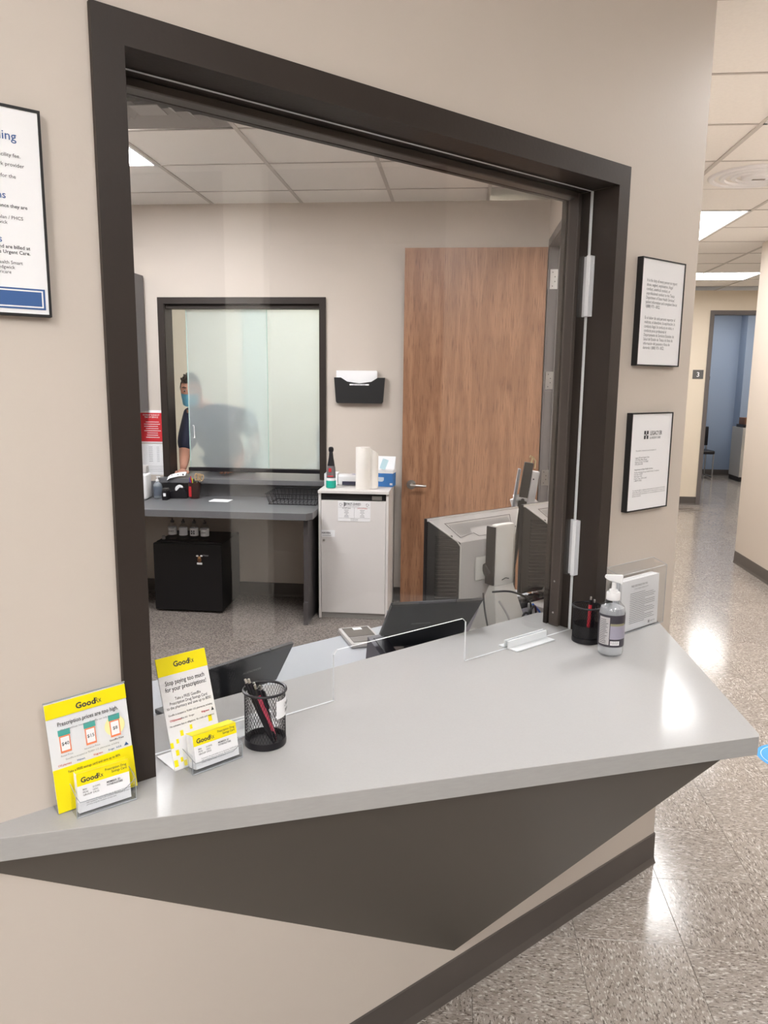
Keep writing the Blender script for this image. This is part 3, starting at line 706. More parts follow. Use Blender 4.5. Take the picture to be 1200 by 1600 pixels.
b.text('Stop paying too much\nfor your prescriptions!', .0118, FT_(0, h-.052, -.0021), 'CENTER', .008, sx=.78)
b.text('Take a FREE GoodRx\nPrescription Drug Savings Card\nto the pharmacy and save up to 80%!', .0076, FT_(0, h-.081, -.0021), 'CENTER', sx=.8)
b.text('GoodRx is accepted at 70,000+ U.S. pharmacies, including', .0048, FT_(0, h-.108, -.0021), 'CENTER', .005, sx=.8)
b.text('No activation, fees or obligations. No credit card required.', .0048, FT_(0, h-.128, -.0021), 'CENTER', .005, sx=.8)
b.text('Rite Aid   Kroger', .0048, FT_(-.008, h-.118, -.0021), 'CENTER', sx=.8)
b.poly([(.041, -.0021, h-.119), (.047, -.0021, h-.119), (.044, -.0021, h-.112)], [(0, 1, 2)], M=f)
b.obj('lettering', INK, t)
for tx_, x_ in (('CVS/pharmacy', -.044), ('Walgreens', .02)): MB().text(tx_, .0048, FT_(x_, h-.118, -.0021), sx=.8, bold=.02).obj('pharmacy_name', INKR, t)
pocket(t, -.052, .052, -.036, .0, .0005, .038)
cardstack('thick block of yellow-topped savings cards at the foot of the leaning sign', Matrix.Rotation(-.18, 4, 'X'), .09, .062, .026, (W(-1.598, -.010-.0075, CZ+.0025), WROT+.07))

def mesh_cup(name, label, loc, rotz, r=.040, h=.113, band=None):
    t = thing(name, label, 'pen cup', loc, rotz)
    b = MB(); n = 42; steps = 16; z0, z1 = .012, h-.004
    for fam in (1, -1):
        for k in range(n):
            a0 = 2*PI*k/n
            for i in range(steps):
                za, zb_ = z0+(z1-z0)*i/steps, z0+(z1-z0)*(i+1)/steps
                aa, ab = a0+fam*1.15*i/steps, a0+fam*1.15*(i+1)/steps
                e = .00038
                vs = []
                for (a, z) in ((aa, za), (ab, zb_)):
                    vs += [(r*math.cos(a-e/r), r*math.sin(a-e/r), z), (r*math.cos(a+e/r), r*math.sin(a+e/r), z), ((r-.0008)*math.cos(a), (r-.0008)*math.sin(a), z)]
                b.poly(vs, [(0, 1, 4, 3), (1, 2, 5, 4), (2, 0, 3, 5)])
    b.obj('wire_mesh', BLACK, t)
    b = MB(); b.tube([(r*1.03*math.cos(2*PI*i/40), r*1.03*math.sin(2*PI*i/40), h-.002) for i in range(40)], .0028, 8, closed=True); b.obj('rim', BLACK, t, True)
    MB().lathe([(r*.96, 0), (r*1.02, .001), (r*1.03, .008), (r*1.0, .014), (r*.97, .013), (r*.9, .004)], 40).obj('base', BLACK, t, True)
    return t
def pen(label, base, top, cup, col, cap=BLACK, r=.0048):
    t = thing('pen', label, 'pen', base)
    d = Vector(top)-Vector(base); L = d.length; q = Vector((0, 0, 1)).rotation_difference(d.normalized()).to_matrix().to_4x4()
    MB().lathe([(.001, 0), (r*.8, .012), (r, .02), (r, L-.022)], 14, M=q).obj('barrel', col, t, True)
    MB().lathe([(r*1.02, L-.022), (r*.95, L-.008)], 14, M=q).obj('collar', cap, t, True)
    MB().lathe([(r*.55, L-.008), (r*.55, L), (r*.3, L+.001)], 10, M=q).obj('button', CHROME, t, True)
    MB().box(r, r+.0025, -.0018, .0018, L-.05, L-.012, M=q).obj('clip', cap, t)
    return t
c1 = W(-1.480, -.015, CZ)
t = mesh_cup('pen_cup', 'black wire-mesh pen cup with white tag, beside the leaning yellow sign', c1, 0)
b = MB(); seg = 8; a0, a1 = -.75, .12
vs = []
for i in range(seg+1):
    a = a0+(a1-a0)*i/seg
    for (rr, z) in ((.0412, .062), (.0412, .098)): vs.append((rr*math.cos(a), rr*math.sin(a), z))
    for (rr, z) in ((.0406, .062), (.0406, .098)): vs.append((rr*math.cos(a), rr*math.sin(a), z))
fs = []
for i in range(seg): fs += [(4*i, 4*i+4, 4*i+5, 4*i+1), (4*i+2, 4*i+3, 4*i+7, 4*i+6), (4*i, 4*i+2, 4*i+6, 4*i+4), (4*i+1, 4*i+5, 4*i+7, 4*i+3)]
fs += [(0, 1, 3, 2), (4*seg, 4*seg+2, 4*seg+3, 4*seg+1)]
b.poly(vs, fs); b.obj('tag', PAPER, t, label='white paper tag wrapped on the cup')
b = MB(); b.text('Clean\nPens', .012, Matrix.Rotation(.02, 4, 'Z') @ TM(.0418, 0, 0.082, rz=PI/2), 'CENTER', .01); b.obj('tag_lettering', INK, t)
R0 = Vector((math.cos(0), math.sin(0), 0))
PBL = Vector((.020, -.006, .006)); PB = Vector(c1)+PBL
tops = [(-.040, .004, .128), (-.031, -.004, .132), (-.024, .008, .120), (-.018, -.008, .122), (-.010, .0, .118)]
lbs = ['leftmost black retractable pen in the left mesh cup', 'tall black pen second from left in the left mesh cup', 'short black pen near the middle of the left mesh cup', 'pink-barrelled pen in the left mesh cup', 'black pen right of the pink one in the left mesh cup']
for i, tp in enumerate(tops):
    off = Vector((random.uniform(-.004, .004), -.008+.004*i, 0))
    pen(lbs[i], PB+off, Vector(c1)+Vector(tp)+Vector((.0, 0, 0)), t, PINK if i == 3 else BLACK)
# a wad of foam at the bottom of the cup
c2 = W(-.466, -.022, CZ)
t = mesh_cup('pen_cup', 'black wire-mesh pen cup standing behind the sanitizer pump bottle', c2, 0, r=.039, h=.103)
MB().lathe([(.0368, .016), (.0369, .050)], 36, caps=False).obj('liner', mat('cup_liner', '222022', .5), t, True)
pen('red-barrelled pen standing in the right mesh cup', Vector(c2)+Vector((.004, .002, .016)), Vector(c2)+Vector((.006, -.006, .128)), t, mat('red_barrel', 'd03a48', .3))
pen('black pen touching the red one in the right mesh cup', Vector(c2)+Vector((.018, .004, .016)), Vector(c2)+Vector((.016, -.004, .120)), t, BLACK)

# sanitizer pump bottle
t = thing('sanitizer_bottle', 'clear pump bottle of hand sanitizer with dark label on the counter', 'bottle', W(-.5, -.124, CZ), WROT-.75)
GEL = acrylic('clear_gel', (.95, .96, .97), .05)
MB().lathe([(.026, .0005), (.031, .003), (.033, .012), (.0335, .118), (.030, .132), (.020, .143), (.0145, .148), (.0145, .154)], 40).obj('bottle_body', [GEL], t, True)
MB().lathe([(.024, .003), (.0312, .006), (.0320, .013), (.0322, .115), (.029, .129), (.012, .136)], 36).obj('gel', haze('gel_haze', 'eef0f4', .30), t, True)
MB().lathe([(.0339, .028), (.0341, .030), (.0341, .112), (.0339, .114)], 44, caps=False).obj('label', mat('label_grey', '3d3a42', .4), t, True)
def arc(b, r, a0, a1, z0, z1, n=12):
    vs = []
    for i in range(n+1):
        a = a0+(a1-a0)*i/n; vs += [(r*math.cos(a), r*math.sin(a), z0), (r*math.cos(a), r*math.sin(a), z1)]
    b.poly(vs, [(2*i, 2*i+2, 2*i+3, 2*i+1) for i in range(n)]); return b
FA_ = -PI/2
arc(MB(), .0344, FA_-1.25, FA_-.35, .034, .108).obj('label_text_panel', mat('label_pale', 'b6b4b6', .4), t, True)
arc(MB(), .0344, FA_-.3, FA_+1.25, .050, .088).obj('label_band', mat('label_lilac', '9c98a8', .4), t, True)
arc(MB(), .0346, FA_-.3, FA_+.9, .086, .092).obj('label_stripe', mat('label_olive', '8f8d70', .4), t, True)
arc(MB(), .0346, FA_-.25, FA_+.45, .034, .045).obj('barcode_panel', PAPER, t, True)
b = MB()
for i in range(12): arc(b, .0348, FA_-.2+i*.05, FA_-.2+i*.05+(.012 if i % 3 else .025), .036, .044, 1)
for i in range(14): arc(b, .0346, FA_-1.18, FA_-.45-random.random()*.25, .038+i*.0048, .0392+i*.0048, 6)
b.obj('label_lettering', INK, t)
b = MB(); b.lathe([(.0165, .149), (.0175, .151), (.0175, .168), (.016, .170), (.011, .171), (.011, .176), (.006, .177), (.0055, .196), (.007, .197)], 28); b.obj('pump_collar', WHITE, t, True)
b = MB()
b.poly([(-.024, -.007, .207), (-.012, -.008, .2), (.014, -.009, .196), (.02, -.007, .188), (.022, -.006, .215), (-.022, -.006, .215), (-.024, .007, .207), (-.012, .008, .2), (.014, .009, .196), (.02, .007, .188), (.022, .006, .215), (-.022, .006, .215)],
       [(0, 1, 2, 3, 4, 5), (11, 10, 9, 8, 7, 6), (0, 6, 7, 1), (1, 7, 8, 2), (2, 8, 9, 3), (3, 9, 10, 4), (4, 10, 11, 5), (5, 11, 6, 0)])
bmesh.ops.bevel(b.bm, geom=list(b.bm.edges), offset=.0012, segments=2, affect='EDGES')
b.obj('pump_head', WHITE, t, True)

# acrylic letter holder with paper stack
t = thing('document_holder', 'clear acrylic document holder at the right end of the counter', 'holder', W(-.372, -.010, CZ), WROT)
hw, hh = .235, .178
b = MB()
b.box(0, hw, -.001, .001, .002, hh+.015, M=Matrix.Translation((0, -.002, 0)))
b.box(.0, hw, -.047, -.045, .002, hh); b.box(0, .002, -.045, -.003, .002, hh); b.box(hw-.002, hw, -.045, -.003, .002, hh); b.box(0, hw, -.047, -.001, 0, .002)
b.obj('holder_body', CLEARP, t)
b = MB(); e = .0008
b.tube([(0, -.046, 0), (0, -.046, hh), (hw, -.046, hh), (hw, -.046, 0)], e, 6); b.tube([(0, -.046, hh), (0, -.002, hh+.012)], e, 6); b.tube([(hw, -.046, hh), (hw, -.002, hh+.012)], e, 6)
b.tube([(0, -.046, .001), (hw, -.046, .001)], .0012, 6); b.tube([(.0, -.002, hh+.015), (hw, -.002, hh+.015)], e, 6)
b.obj('holder_edge', EDGE2, t)
pt = thing('paper_stack', 'stack of printed forms leaning inside the clear document holder', 'papers', W(-.36, -.010, CZ+.0022), WROT)
b = MB(); n = 9
for i in range(n):
    y0 = -.040+i*.0032; o_ = random.uniform(-.0006, .0006)
    b.box(.012+o_, .200+o_, y0, y0+.0027, 0, .150+random.uniform(-.0006, .0006), M=Matrix.Rotation(-.02, 4, 'X'))
b.obj('sheets', PAPER, pt)
ft = Matrix.Rotation(-.02, 4, 'X')
b = MB(); b.text('FREE ASSISTANCE FOR YOU', .0082, ft @ TM(.10, -.0404, .128), 'CENTER', .015, sx=.8); b.text('IF YOU CANNOT AFFORD TO PAY', .0056, ft @ TM(.11, -.0404, .119), 'CENTER', sx=.8)
crosslogo(b, .155, .012, .004, -.0404); b.text('LEGACY ER', .006, ft @ TM(.162, -.0404, .009), sx=.8, bold=.01)
b.obj('lettering', INKG, pt)
b = MB()
for i in range(17): b.box(.055, .183-random.random()*.015 if i % 4 else .13, -.0406, -.0402, .108-i*.0055, .1092-i*.0055, M=ft)
b.obj('text_lines', INKG, pt)

# ============================================================ DEVICES ON THE RECEPTION DESK
def tilted_screen(label, bl, e, tdir, w, h, base_z0, base_d, logo_at=.47):
    # bl: left end of the panel's lower edge; e: direction up the panel; tdir: direction along its lower edge
    t = thing('touchscreen_monitor', label, 'monitor', bl)
    X = Vector(tdir).normalized(); Z = Vector(e).normalized(); Y = Z.cross(X)
    M = Matrix(((X.x, Y.x, Z.x, 0), (X.y, Y.y, Z.y, 0), (X.z, Y.z, Z.z, 0), (0, 0, 0, 1)))
    LID = mat('screen_shell', '232227', .38)
    MB().box(0, w, -.004, .006, 0, h, M=M, bev=.003).obj('rear_shell', LID, t)
    for x0 in (.0, w-.085): MB().box(x0+.004, x0+.08, -.0048, .004, h-.010, h+.003, M=M, bev=.001).obj('bumper', RIB, t)
    MB().box(.01, w-.01, .0061, .0075, .01, h-.01, M=M).obj('screen', BLACK, t)
    B = X.cross(Vector((0, 0, 1))); B = -B if B.dot(N) < 0 else B
    Mb = Matrix(((X.x, B.x, 0, 0), (X.y, B.y, 0, 0), (0, 0, 1, 0), (0, 0, 0, 1)))
    MB().box(.03, w-.03, -.02, base_d, base_z0+.0005, base_z0+.012, M=Mb, bev=.002).obj('stand_base', BLACK, t)
    MB().box(w*.35, w*.65, -.008, .03, base_z0+.012, .01, M=Mb, bev=.002).obj('stand_neck', BLACK, t)
    lm = M @ (Matrix.Translation((w*logo_at, -.0046, h*.55)) @ Matrix.Rotation(PI/2, 4, 'X'))
    b = MB(); b.text('AUDIOVOX', .0125, lm, 'CENTER', .005, sx=.9); b.obj('lettering', mat('logo_grey', '8a888c', .4), t)
    return t
topR = Vector((-.4325, 1.935, .895)); botR = Vector((-.492, 1.985, .768))
tdir = Vector((math.sin(math.radians(37.05)), math.cos(math.radians(37.05)), 0)); e = (topR-botR)
e = e - tdir*e.dot(tdir); ln = e.length; hL = botR - tdir*.35
tilted_screen('low dark screen tilted over the counter behind the left pen cup', hL, e, tdir, .35, ln, LZ-hL.z, .10, .66)
tdir = Vector((.951, .309, 0)); e = Vector((.0555, -.167, .160)).normalized(); e = (e - tdir*e.dot(tdir)).normalized()
bL = Vector((-.179, 2.079, .97)) - e*.31
tilted_screen('larger dark tilted screen seen behind the pass-through, in front of the silver monitor', bL, e, tdir, .275, .31, LZ-bL.z, .08, .42)
o = MB().prism([(-.50, .245), (-.12, .245), (-.0, .36), (.1, .5), (.1, .72), (-.45, .72)], LZ+.0002, LZ+.003).obj('desk_shade_sheet', mat('desk_shade_dark', '46434a', .6)); o.matrix_world = WM; relabel(o, 'dark sheet standing in for desk shadow and a dark laptop under the silver monitor feet and cables', 'shade sheet')  # dark sheet imitates desk shadow and a dark laptop
# card reader and charging cradle at the desk edge
t = thing('card_reader', 'grey card reader with a bright screen corner at the desk edge', 'device', W(-.712, .70, LZ+.0005), WROT-.35)
Mx = Matrix.Rotation(.18, 4, 'X')
MB().box(-.055, .055, -.085, .085, 0, .016, bev=.005).obj('body', SILVER, t, True)
MB().box(-.045, .045, -.02, .072, .0162, .0172).obj('screen', mat('screen_grey', '5a5550', .2), t)
MB().box(-.01, .02, .045, .065, .0172, .0176).obj('screen_light', mat('screen_white', 'f2f2f2', .3), t)
MB().box(-.045, .045, -.075, -.028, .0162, .0185, bev=.001, seg=1).obj('keypad', mat('keypad_grey', '77726f', .5), t)
t = thing('docking_cradle', 'dark grey wedge cradle beside the laptop near the pass-through', 'device', W(-.895, .30, LZ+.0005), WROT-.12)
MB().poly([(0, 0, 0), (.05, 0, 0), (.05, .16, 0), (0, .16, 0), (.004, .006, .045), (.046, .006, .045), (.046, .15, .11), (.004, .15, .11)], [(3, 2, 1, 0), (4, 5, 6, 7), (0, 1, 5, 4), (1, 2, 6, 5), (2, 3, 7, 6), (3, 0, 4, 7)]).obj('body', mat('cradle_grey', '56535a', .45), t)
MB().box(.006, .044, .03, .13, 0, .004, M=Matrix.Translation((0, -.0, .062)) @ Matrix.Rotation(.4, 4, 'X')).obj('slot', BLACK, t)

def monitor(label, s0, n0, z0, w, h, full=True):
    t = thing('monitor', label, 'monitor', W(s0, n0, LZ), WROT)
    zb_ = z0-LZ
    MB().box(0, w, 0, .014, zb_, zb_+h, bev=.002).obj('bezel', BLACK, t)
    MB().box(0, w, -.0035, .0, zb_+h-.008, zb_+h+.0005, bev=.001).obj('top_trim', SILVERL, t)
    MB().box(.015, w-.015, .0141, .0155, zb_+.02, zb_+h-.015).obj('screen', BLACK, t)
    d = .065; a = .085; c = .075   # bevel width left/right, chamfer
    z1 = zb_+h
    # silver rear shell: top bevel, centre, bottom bevel
    Ls = [(0.004, -.004, z1-.004), (w-.004, -.004, z1-.004), (w-a, -d, z1-c), (a, -d, z1-c), (a, -d, zb_+c*.8), (w-a, -d, zb_+c*.8), (w*.75, -.02, zb_+.004), (w*.25, -.02, zb_+.004)]
    b = MB()
    b.poly(Ls+[(.004, 0, z1-.004), (w-.004, 0, z1-.004)], [(0, 1, 2, 3), (3, 2, 5, 4), (4, 5, 6, 7), (0, 8, 9, 1)])
    b.obj('rear_shell', SILVER, t)
    for sg in (0, 1):
        X = (lambda x: x) if sg == 0 else (lambda x: w-x)
        b = MB(); b.poly([(X(.002), -.003, z1-.006), (X(a), -d+.002, z1-c), (X(a), -d+.002, zb_+c*.8), (X(w*.25), -.018, zb_+.004), (X(.002), -.003, zb_+.004), (X(.002), .004, z1-.006), (X(.002), .004, zb_+.004)], [(0, 1, 2, 3, 4), (0, 4, 6, 5)])
        side = b.obj('side_vent', RIB, t)
        b = MB(); k = 20
        for i in range(k):
            z = zb_+.03+i*(h-.075)/k; x0, x1 = .022, min(.078, .078)
            if z > z1-c: x1 = .078-(z-(z1-c))*.8
            def yy(x): return -.003-(d-.005)*(x-.002)/(a-.002)
            b.poly([(X(x0), yy(x0)-.003, z), (X(x1), yy(x1)-.003, z), (X(x1), yy(x1)-.003, z+.004), (X(x0), yy(x0)-.003, z+.004), (X(x0), yy(x0), z-.002), (X(x1), yy(x1), z-.002), (X(x1), yy(x1), z+.006), (X(x0), yy(x0), z+.006)], [(0, 1, 2, 3), (0, 4, 5, 1), (3, 2, 6, 7), (0, 3, 7, 4), (1, 5, 6, 2)])
        r_ = b.obj('rib', RIB, side); r_['kind'] = 'stuff'
        b = MB(); b.tube([(X(.004), -.006, z1-.006), (X(a*.9), -d*.92, z1-c*.95), (X(a), -d-.001, z1-c-.012), (X(a), -d-.001, zb_+c*.8+.01), (X(w*.24), -.02, zb_+.006)], .0022, 6); b.obj('shell_edge', SILVERL, t, True)
    # top vents
    b = MB(); k = 44
    tz = lambda q: z1-.004-(c-.004)*q; ty = lambda q: -.004-(d-.004)*q
    for i in range(k):
        x = .075+i*(w-.15)/k; q0, q1 = .28, (.72 if (i < 13 or i > k-6) else .5)
        if i < 4: q1 = .4+.08*i
        b.poly([(x, ty(q0)-.0012, tz(q0)), (x+.0028, ty(q0)-.0012, tz(q0)), (x+.0028, ty(q1)-.0012, tz(q1)), (x, ty(q1)-.0012, tz(q1))], [(0, 1, 2, 3)], M=Matrix.Translation((0, 0, .0006)))
    v_ = b.obj('vent_slot', mat('vent_dark', '96928f', .6), t); v_['kind'] = 'stuff'
    MB().tube([(.06, ty(.2)-.001, tz(.2)), (w-.06, ty(.2)-.001, tz(.2)), (w-.085, ty(.85)-.001, tz(.85)), (w*.42, ty(.85)-.001, tz(.85)), (w*.38, ty(.7)-.001, tz(.7)), (.095, ty(.8)-.001, tz(.8))], .0009, 5, closed=True).obj('vent_outline', mat('vent_line', '8a8684', .5), t)
    # connector recess
    MB().box(w*.30, w*.38, -.038, -.03, zb_+.02, zb_+.045).obj('port', RIB, t)
    MB().box(w*.40, w*.47, -.038, -.03, zb_+.018, zb_+.03).obj('port', SILVERL, t)
    # stand column
    sx = w*.56
    b = MB(); b.box(sx-.043, sx+.043, -.118, -.090, .205, zb_+h*.93, bev=.008); col = b.obj('stand_column', SILVERL, t, True)
    MB().box(sx-.049, sx-.0435, -.116, -.078, .21, zb_+h*.91, bev=.002).obj('column_rail', RIB, t)
    b = MB(); b.tube([(sx-.035, -.092, zb_+h*.42), (sx-.035, -d-.0015, zb_+h*.5)], .02, 16); b.obj('tilt_arm', RIB, t, True)
    MB().box(sx-.085, sx-.0, -d-.007, -d-.001, zb_+h*.36, zb_+h*.6, bev=.004).obj('mount_plate', SILVERL, t, True)
    b = MB(); b.tube([(sx-.012, -.119, .225), (sx+.004, -.1205, .23), (sx+.02, -.119, .225)], .0015, 6); b.obj('cable_clip', RIB, t)
    # foot: flared pedestal and plate
    b = MB(); b.poly([(sx-.043, -.117, .206), (sx+.043, -.117, .206), (sx+.043, -.092, .206), (sx-.043, -.092, .206), (sx-.085, -.175, .008), (sx+.085, -.175, .008), (sx+.085, -.03, .008), (sx-.085, -.03, .008)], [(0, 1, 2, 3), (7, 6, 5, 4), (0, 4, 5, 1), (1, 5, 6, 2), (2, 6, 7, 3), (3, 7, 4, 0)])
    b.box(sx-.09, sx+.09, -.18, -.025, .0035, .009, bev=.002); b.obj('foot', SILVERL, t)
    return t
monitor('silver desktop monitor seen from behind, in front of the oak door', -.615, .486, .845, .42, .325)
monitor('second silver monitor seen from behind, half hidden by the window jamb', -.150, .50, .845, .42, .325)
# tall document stand between the monitors
t = thing('document_stand', 'tall tilted black and white document stand rising between the monitors', 'stand', (.212, 3.0, LZ+.0005))
tl = Matrix.Rotation(.13, 4, 'Y')
MB().box(-.03, .03, -.04, .04, 0, .012, bev=.003).obj('base', WHITE, t)
MB().box(-.026, .008, -.014, .014, .012, .55, M=tl, bev=.002).obj('rear_bar', RIB, t)
MB().box(.009, .036, -.02, .02, .26, .52, M=tl, bev=.001).obj('white_bar', WHITE, t)
MB().box(-.046, -.036, -.018, .018, .25, .52, M=tl).obj('clear_strip', EDGE2, t)
b = MB(); b.cyl((.017, -.0205, .49), .003, .002, seg=8, axis='Y', M=tl); b.cyl((.017, -.0205, .31), .003, .002, seg=8, axis='Y', M=tl); b.obj('screw', INK, t)
b = MB(); b.tube([(0, 0, .55), (0, 0, .575), (-.008, 0, .578), (-.009, 0, .57)], .003, 6, M=tl); b.tube([(0, 0, .575), (.014, 0, .56), (.016, 0, .53)], .003, 6, M=tl); b.obj('hook', mat('brass', 'c8b890', .3, metal=.8), t)
b = MB(); pth = [(.03+.075*math.sin(a)*1.0, 0, .355+.05*math.cos(a)) for a in [i*PI/10 for i in range(-1, 7)]]
b.tube(pth, [.016]*8, 10); b.tube([pth[0], (.02, 0, .36)], .014, 10); b.tube([pth[-1], (.105, 0, .2), (.105, 0, .02)], .011, 8); b.obj('arm', WHITE, t, True)
b = MB(); b.cyl((.042, -.022, .40), .007, .006, seg=12, axis='Y'); b.obj('arm_knob', INK, t)
# power strip, box, scissors and cables
t = thing('power_strip', 'black power strip with row of plugs behind the monitor foot', 'power strip', W(-.265, .462, LZ+.0035), WROT)
MB().box(0, .25, 0, .04, .062, .084, bev=.003).obj('strip_body', BLACK, t)
for x_ in (.012, .228): MB().box(x_, x_+.01, .008, .03, 0, .062).obj('bracket', RIB, t)
for i in range(8): MB().box(.010+i*.029, .031+i*.029, .004, .036, .0845, .097, bev=.002, seg=1).obj('plug', RIB, t)
t = thing('modem', 'small grey modem box beside the window jamb on the desk', 'device', W(-.165, .375, LZ+.0035), WROT)
MB().box(0, .12, 0, .075, 0, .085, bev=.003).obj('body', SILVER, t)
for x_ in (.035, .055): MB().box(x_, x_+.014, -.0015, 0, .045, .06).obj('port', INK, t)
def cable(label, pts, r=.0028, m=None, cat='cable'):
    P = [Vector(p) for p in pts]; out = []
    for i in range(len(P)-1):
        p0, p1, p2, p3 = P[max(i-1, 0)], P[i], P[i+1], P[min(i+2, len(P)-1)]
        for k in range(6):
            q = k/6; out.append(.5*((2*p1)+(-p0+p2)*q+(2*p0-5*p1+4*p2-p3)*q*q+(-p0+3*p1-3*p2+p3)*q**3))
    out.append(P[-1])
    o = MB().tube(out, r, 6).obj('cable', m or BLACKM, smooth=True)
    relabel(o, label, cat); return o
z = LZ+.0065
cable('thin dark cable hanging in front of the silver monitor foot', [W(-.50, .345, .945), W(-.505, .33, .89), W(-.515, .30, .82), W(-.52, .29, z)], m=RIB)
cable('black cable arching from the monitor foot to the modem', [W(-.47, .335, .945), W(-.42, .305, .945), W(-.35, .30, .915), W(-.30, .32, .875), W(-.275, .34, .80), W(-.27, .35, z)], r=.0032)
cable('grey cable running down right of the monitor foot', [W(-.475, .30, .925), W(-.445, .285, .87), W(-.43, .275, .80), W(-.41, .28, z)], m=SILVER, r=.0035)
cable('tangle of black cord looping on the desk by the counter edge', [W(-.46, .262, z), W(-.42, .27, .82), W(-.37, .285, .87), W(-.345, .28, .845), W(-.38, .27, .80), W(-.43, .265, .785), W(-.39, .262, .86), W(-.335, .275, .89), W(-.32, .28, .82), W(-.36, .262, z)], r=.0036)
cable('short blue network cable beside the modem', [W(-.31, .305, .885), W(-.29, .30, .865), W(-.27, .305, .84), W(-.255, .312, z)], r=.0034, m=mat('cable_blue', '2f62c0', .4))
cable('thick black cord coiled beside the window jamb', [W(-.215+.035*math.cos(a), .335+.012*math.sin(a*.5), .785+.034*math.sin(a)) for a in [i*.6 for i in range(34)]], r=.0055)
# ============================================================ OFFICE DOOR AND FRAME
t = thing('door_frame_office', 'x', 'x'); t.name = 'door_2'; struct(t, 'dark grey metal frame of the office doorway', 'door frame'); 
GF = mat('grey_frame_paint', '625c5a', .42)
b = MB()
b.box(RX-.012, RX-.0005, DY1, DY1+.05, .008, DH+.05); b.box(RX-.012, RX-.0005, DY0-.05, DY0, .008, DH+.05); b.box(RX-.012, RX-.0005, DY0, DY1, DH, DH+.05)
b.box(.6875, .699, DY1, DY1+.05, .008, DH+.05); b.box(.6875, .699, DY0-.05, DY0, .008, DH+.05); b.box(.6875, .699, DY0, DY1, DH, DH+.05)
struct(b.obj('casing', GF, t))
b = MB()
b.box(RX-.0005, .6875, DY1-.004, DY1-.0005, .008, DH); b.box(RX-.0005, .6875, DY0+.0005, DY0+.004, .008, DH); b.box(RX-.0005, .6875, DY0+.004, DY1-.004, DH-.004, DH-.0005)
struct(b.obj('jamb', GF, t))
b = MB(); b.box(RX+.05, RX+.085, DY1-.02, DY1-.004, .008, DH-.004); b.box(RX+.05, RX+.085, DY0+.004, DY0+.02, .008, DH-.004); b.box(RX+.05, RX+.085, DY0+.02, DY1-.02, DH-.02, DH-.004)
struct(b.obj('stop', GF, t))
d = thing('office_door', 'wide oak veneer door standing open against the office back wall', 'door', (.546, 5.262, .012)); d.name = 'door_1'; d['kind'] = 'structure'
MB().box(-.935, 0, -.0, .044, 0, 2.455).obj('door_leaf', WOOD, d)
lv = thing('x', 'x', 'x'); bpy.data.objects.remove(lv)
b = MB(); b.cyl((-.868, -.008, .875), .032, .008, seg=32, axis='Y'); b.obj('rose', CHROME, d, True)
b = MB(); b.cyl((-.868, -.055, .875), .011, .05, seg=20, axis='Y'); b.tube([(-.868, -.05, .875), (-.845, -.056, .874), (-.80, -.056, .873), (-.762, -.052, .872)], [.011, .010, .009, .0085], 12); b.obj('door_handle', CHROME, d, True)
MB().box(-.9365, -.935, .008, .036, .82, .93).obj('latch_plate', CHROME, d)
for (za, zb_) in ((2.2, 2.325), (1.552, 1.668), (.905, 1.012)):
    b = MB(); za -= .012; zb_ -= .012
    b.box(.019, .068, -.0185, -.0165, za, zb_); b.cyl((.010, -.006, za), .006, zb_-za, seg=12)
    hg = b.obj('hinge', CHROME, d)
    b = MB()
    for q in (.15, .38, .62, .85): b.cyl((.05 if .3 < q < .7 else .035, -.0195, za+(zb_-za)*q), .0035, .0012, seg=8, axis='Y')
    b.obj('screw', RIB, hg)

# ============================================================ BACK WINDOW
t = thing('window_2', 'x', 'x'); struct(t, 'dark-framed frosted sliding window in the office back wall', 'window')
b = MB(); i = .045
b.box(WX0, WX0+i, BW-.012, BW-.0005, WZ0+.003, WZ1); b.box(WX1-i, WX1, BW-.012, BW-.0005, WZ0+.003, WZ1); b.box(WX0+i, WX1-i, BW-.012, BW-.0005, WZ1-i, WZ1)
struct(b.obj('casing', FRAME, t))
b = MB(); b.box(WX0+i-.0, WX0+i+.004, BW-.0005, BW+.14, WZ0+.003, WZ1-i); b.box(WX1-i-.004, WX1-i, BW-.0005, BW+.14, WZ0+.003, WZ1-i); b.box(WX0+i+.004, WX1-i-.004, BW-.0005, BW+.14, WZ1-i-.004, WZ1-i)
b.box(WX0+i+.004, WX1-i-.004, BW+.02, BW+.1, WZ1-i-.03, WZ1-i-.004)
struct(b.obj('jamb', FRAME, t))
p1 = struct(MB().box(-1.972, -1.385, BW+.058, BW+.064, .955, WZ1-i-.032).obj('frosted_pane', FROST, t))
p2 = struct(MB().box(-1.562, -.995, BW+.074, BW+.080, .955, WZ1-i-.032).obj('frosted_pane', FROST, t))
b = MB(); b.box(-1.985, -.995, BW+.045, BW+.095, .925, .953, bev=.002, seg=1); struct(b.obj('bottom_track', BLACK, t))
b = MB(); b.box(-1.975, -1.970, BW+.056, BW+.066, .955, WZ1-i-.032); b.box(-1.384, -1.381, BW+.056, BW+.066, .955, WZ1-i-.032); b.box(-1.566, -1.563, BW+.072, BW+.082, .955, WZ1-i-.032); struct(b.obj('pane_edge', mat('pane_edge', 'b9d4cf', .3), t))
b = MB(); b.tube([(-1.945, BW+.052, 1.17), (-1.935, BW+.050, 1.17), (-1.935, BW+.050, 1.26), (-1.945, BW+.052, 1.26)], .004, 8); struct(b.obj('pane_handle', WHITE, t))
# ledge
lg = thing('window_ledge', 'grey laminate ledge shelf below the sliding window', 'ledge', (0, BW, 0))
MB().box(WX0-.01, WX1+.015, -.09, -.0005, WZ0-.032, WZ0+.002, bev=.001).obj('shelf_front', DESK, lg)
MB().box(WX0+i+.001, WX1-i-.001, -.0005, .35, WZ0-.029, WZ0+.002).obj('shelf_through', DESK, lg)
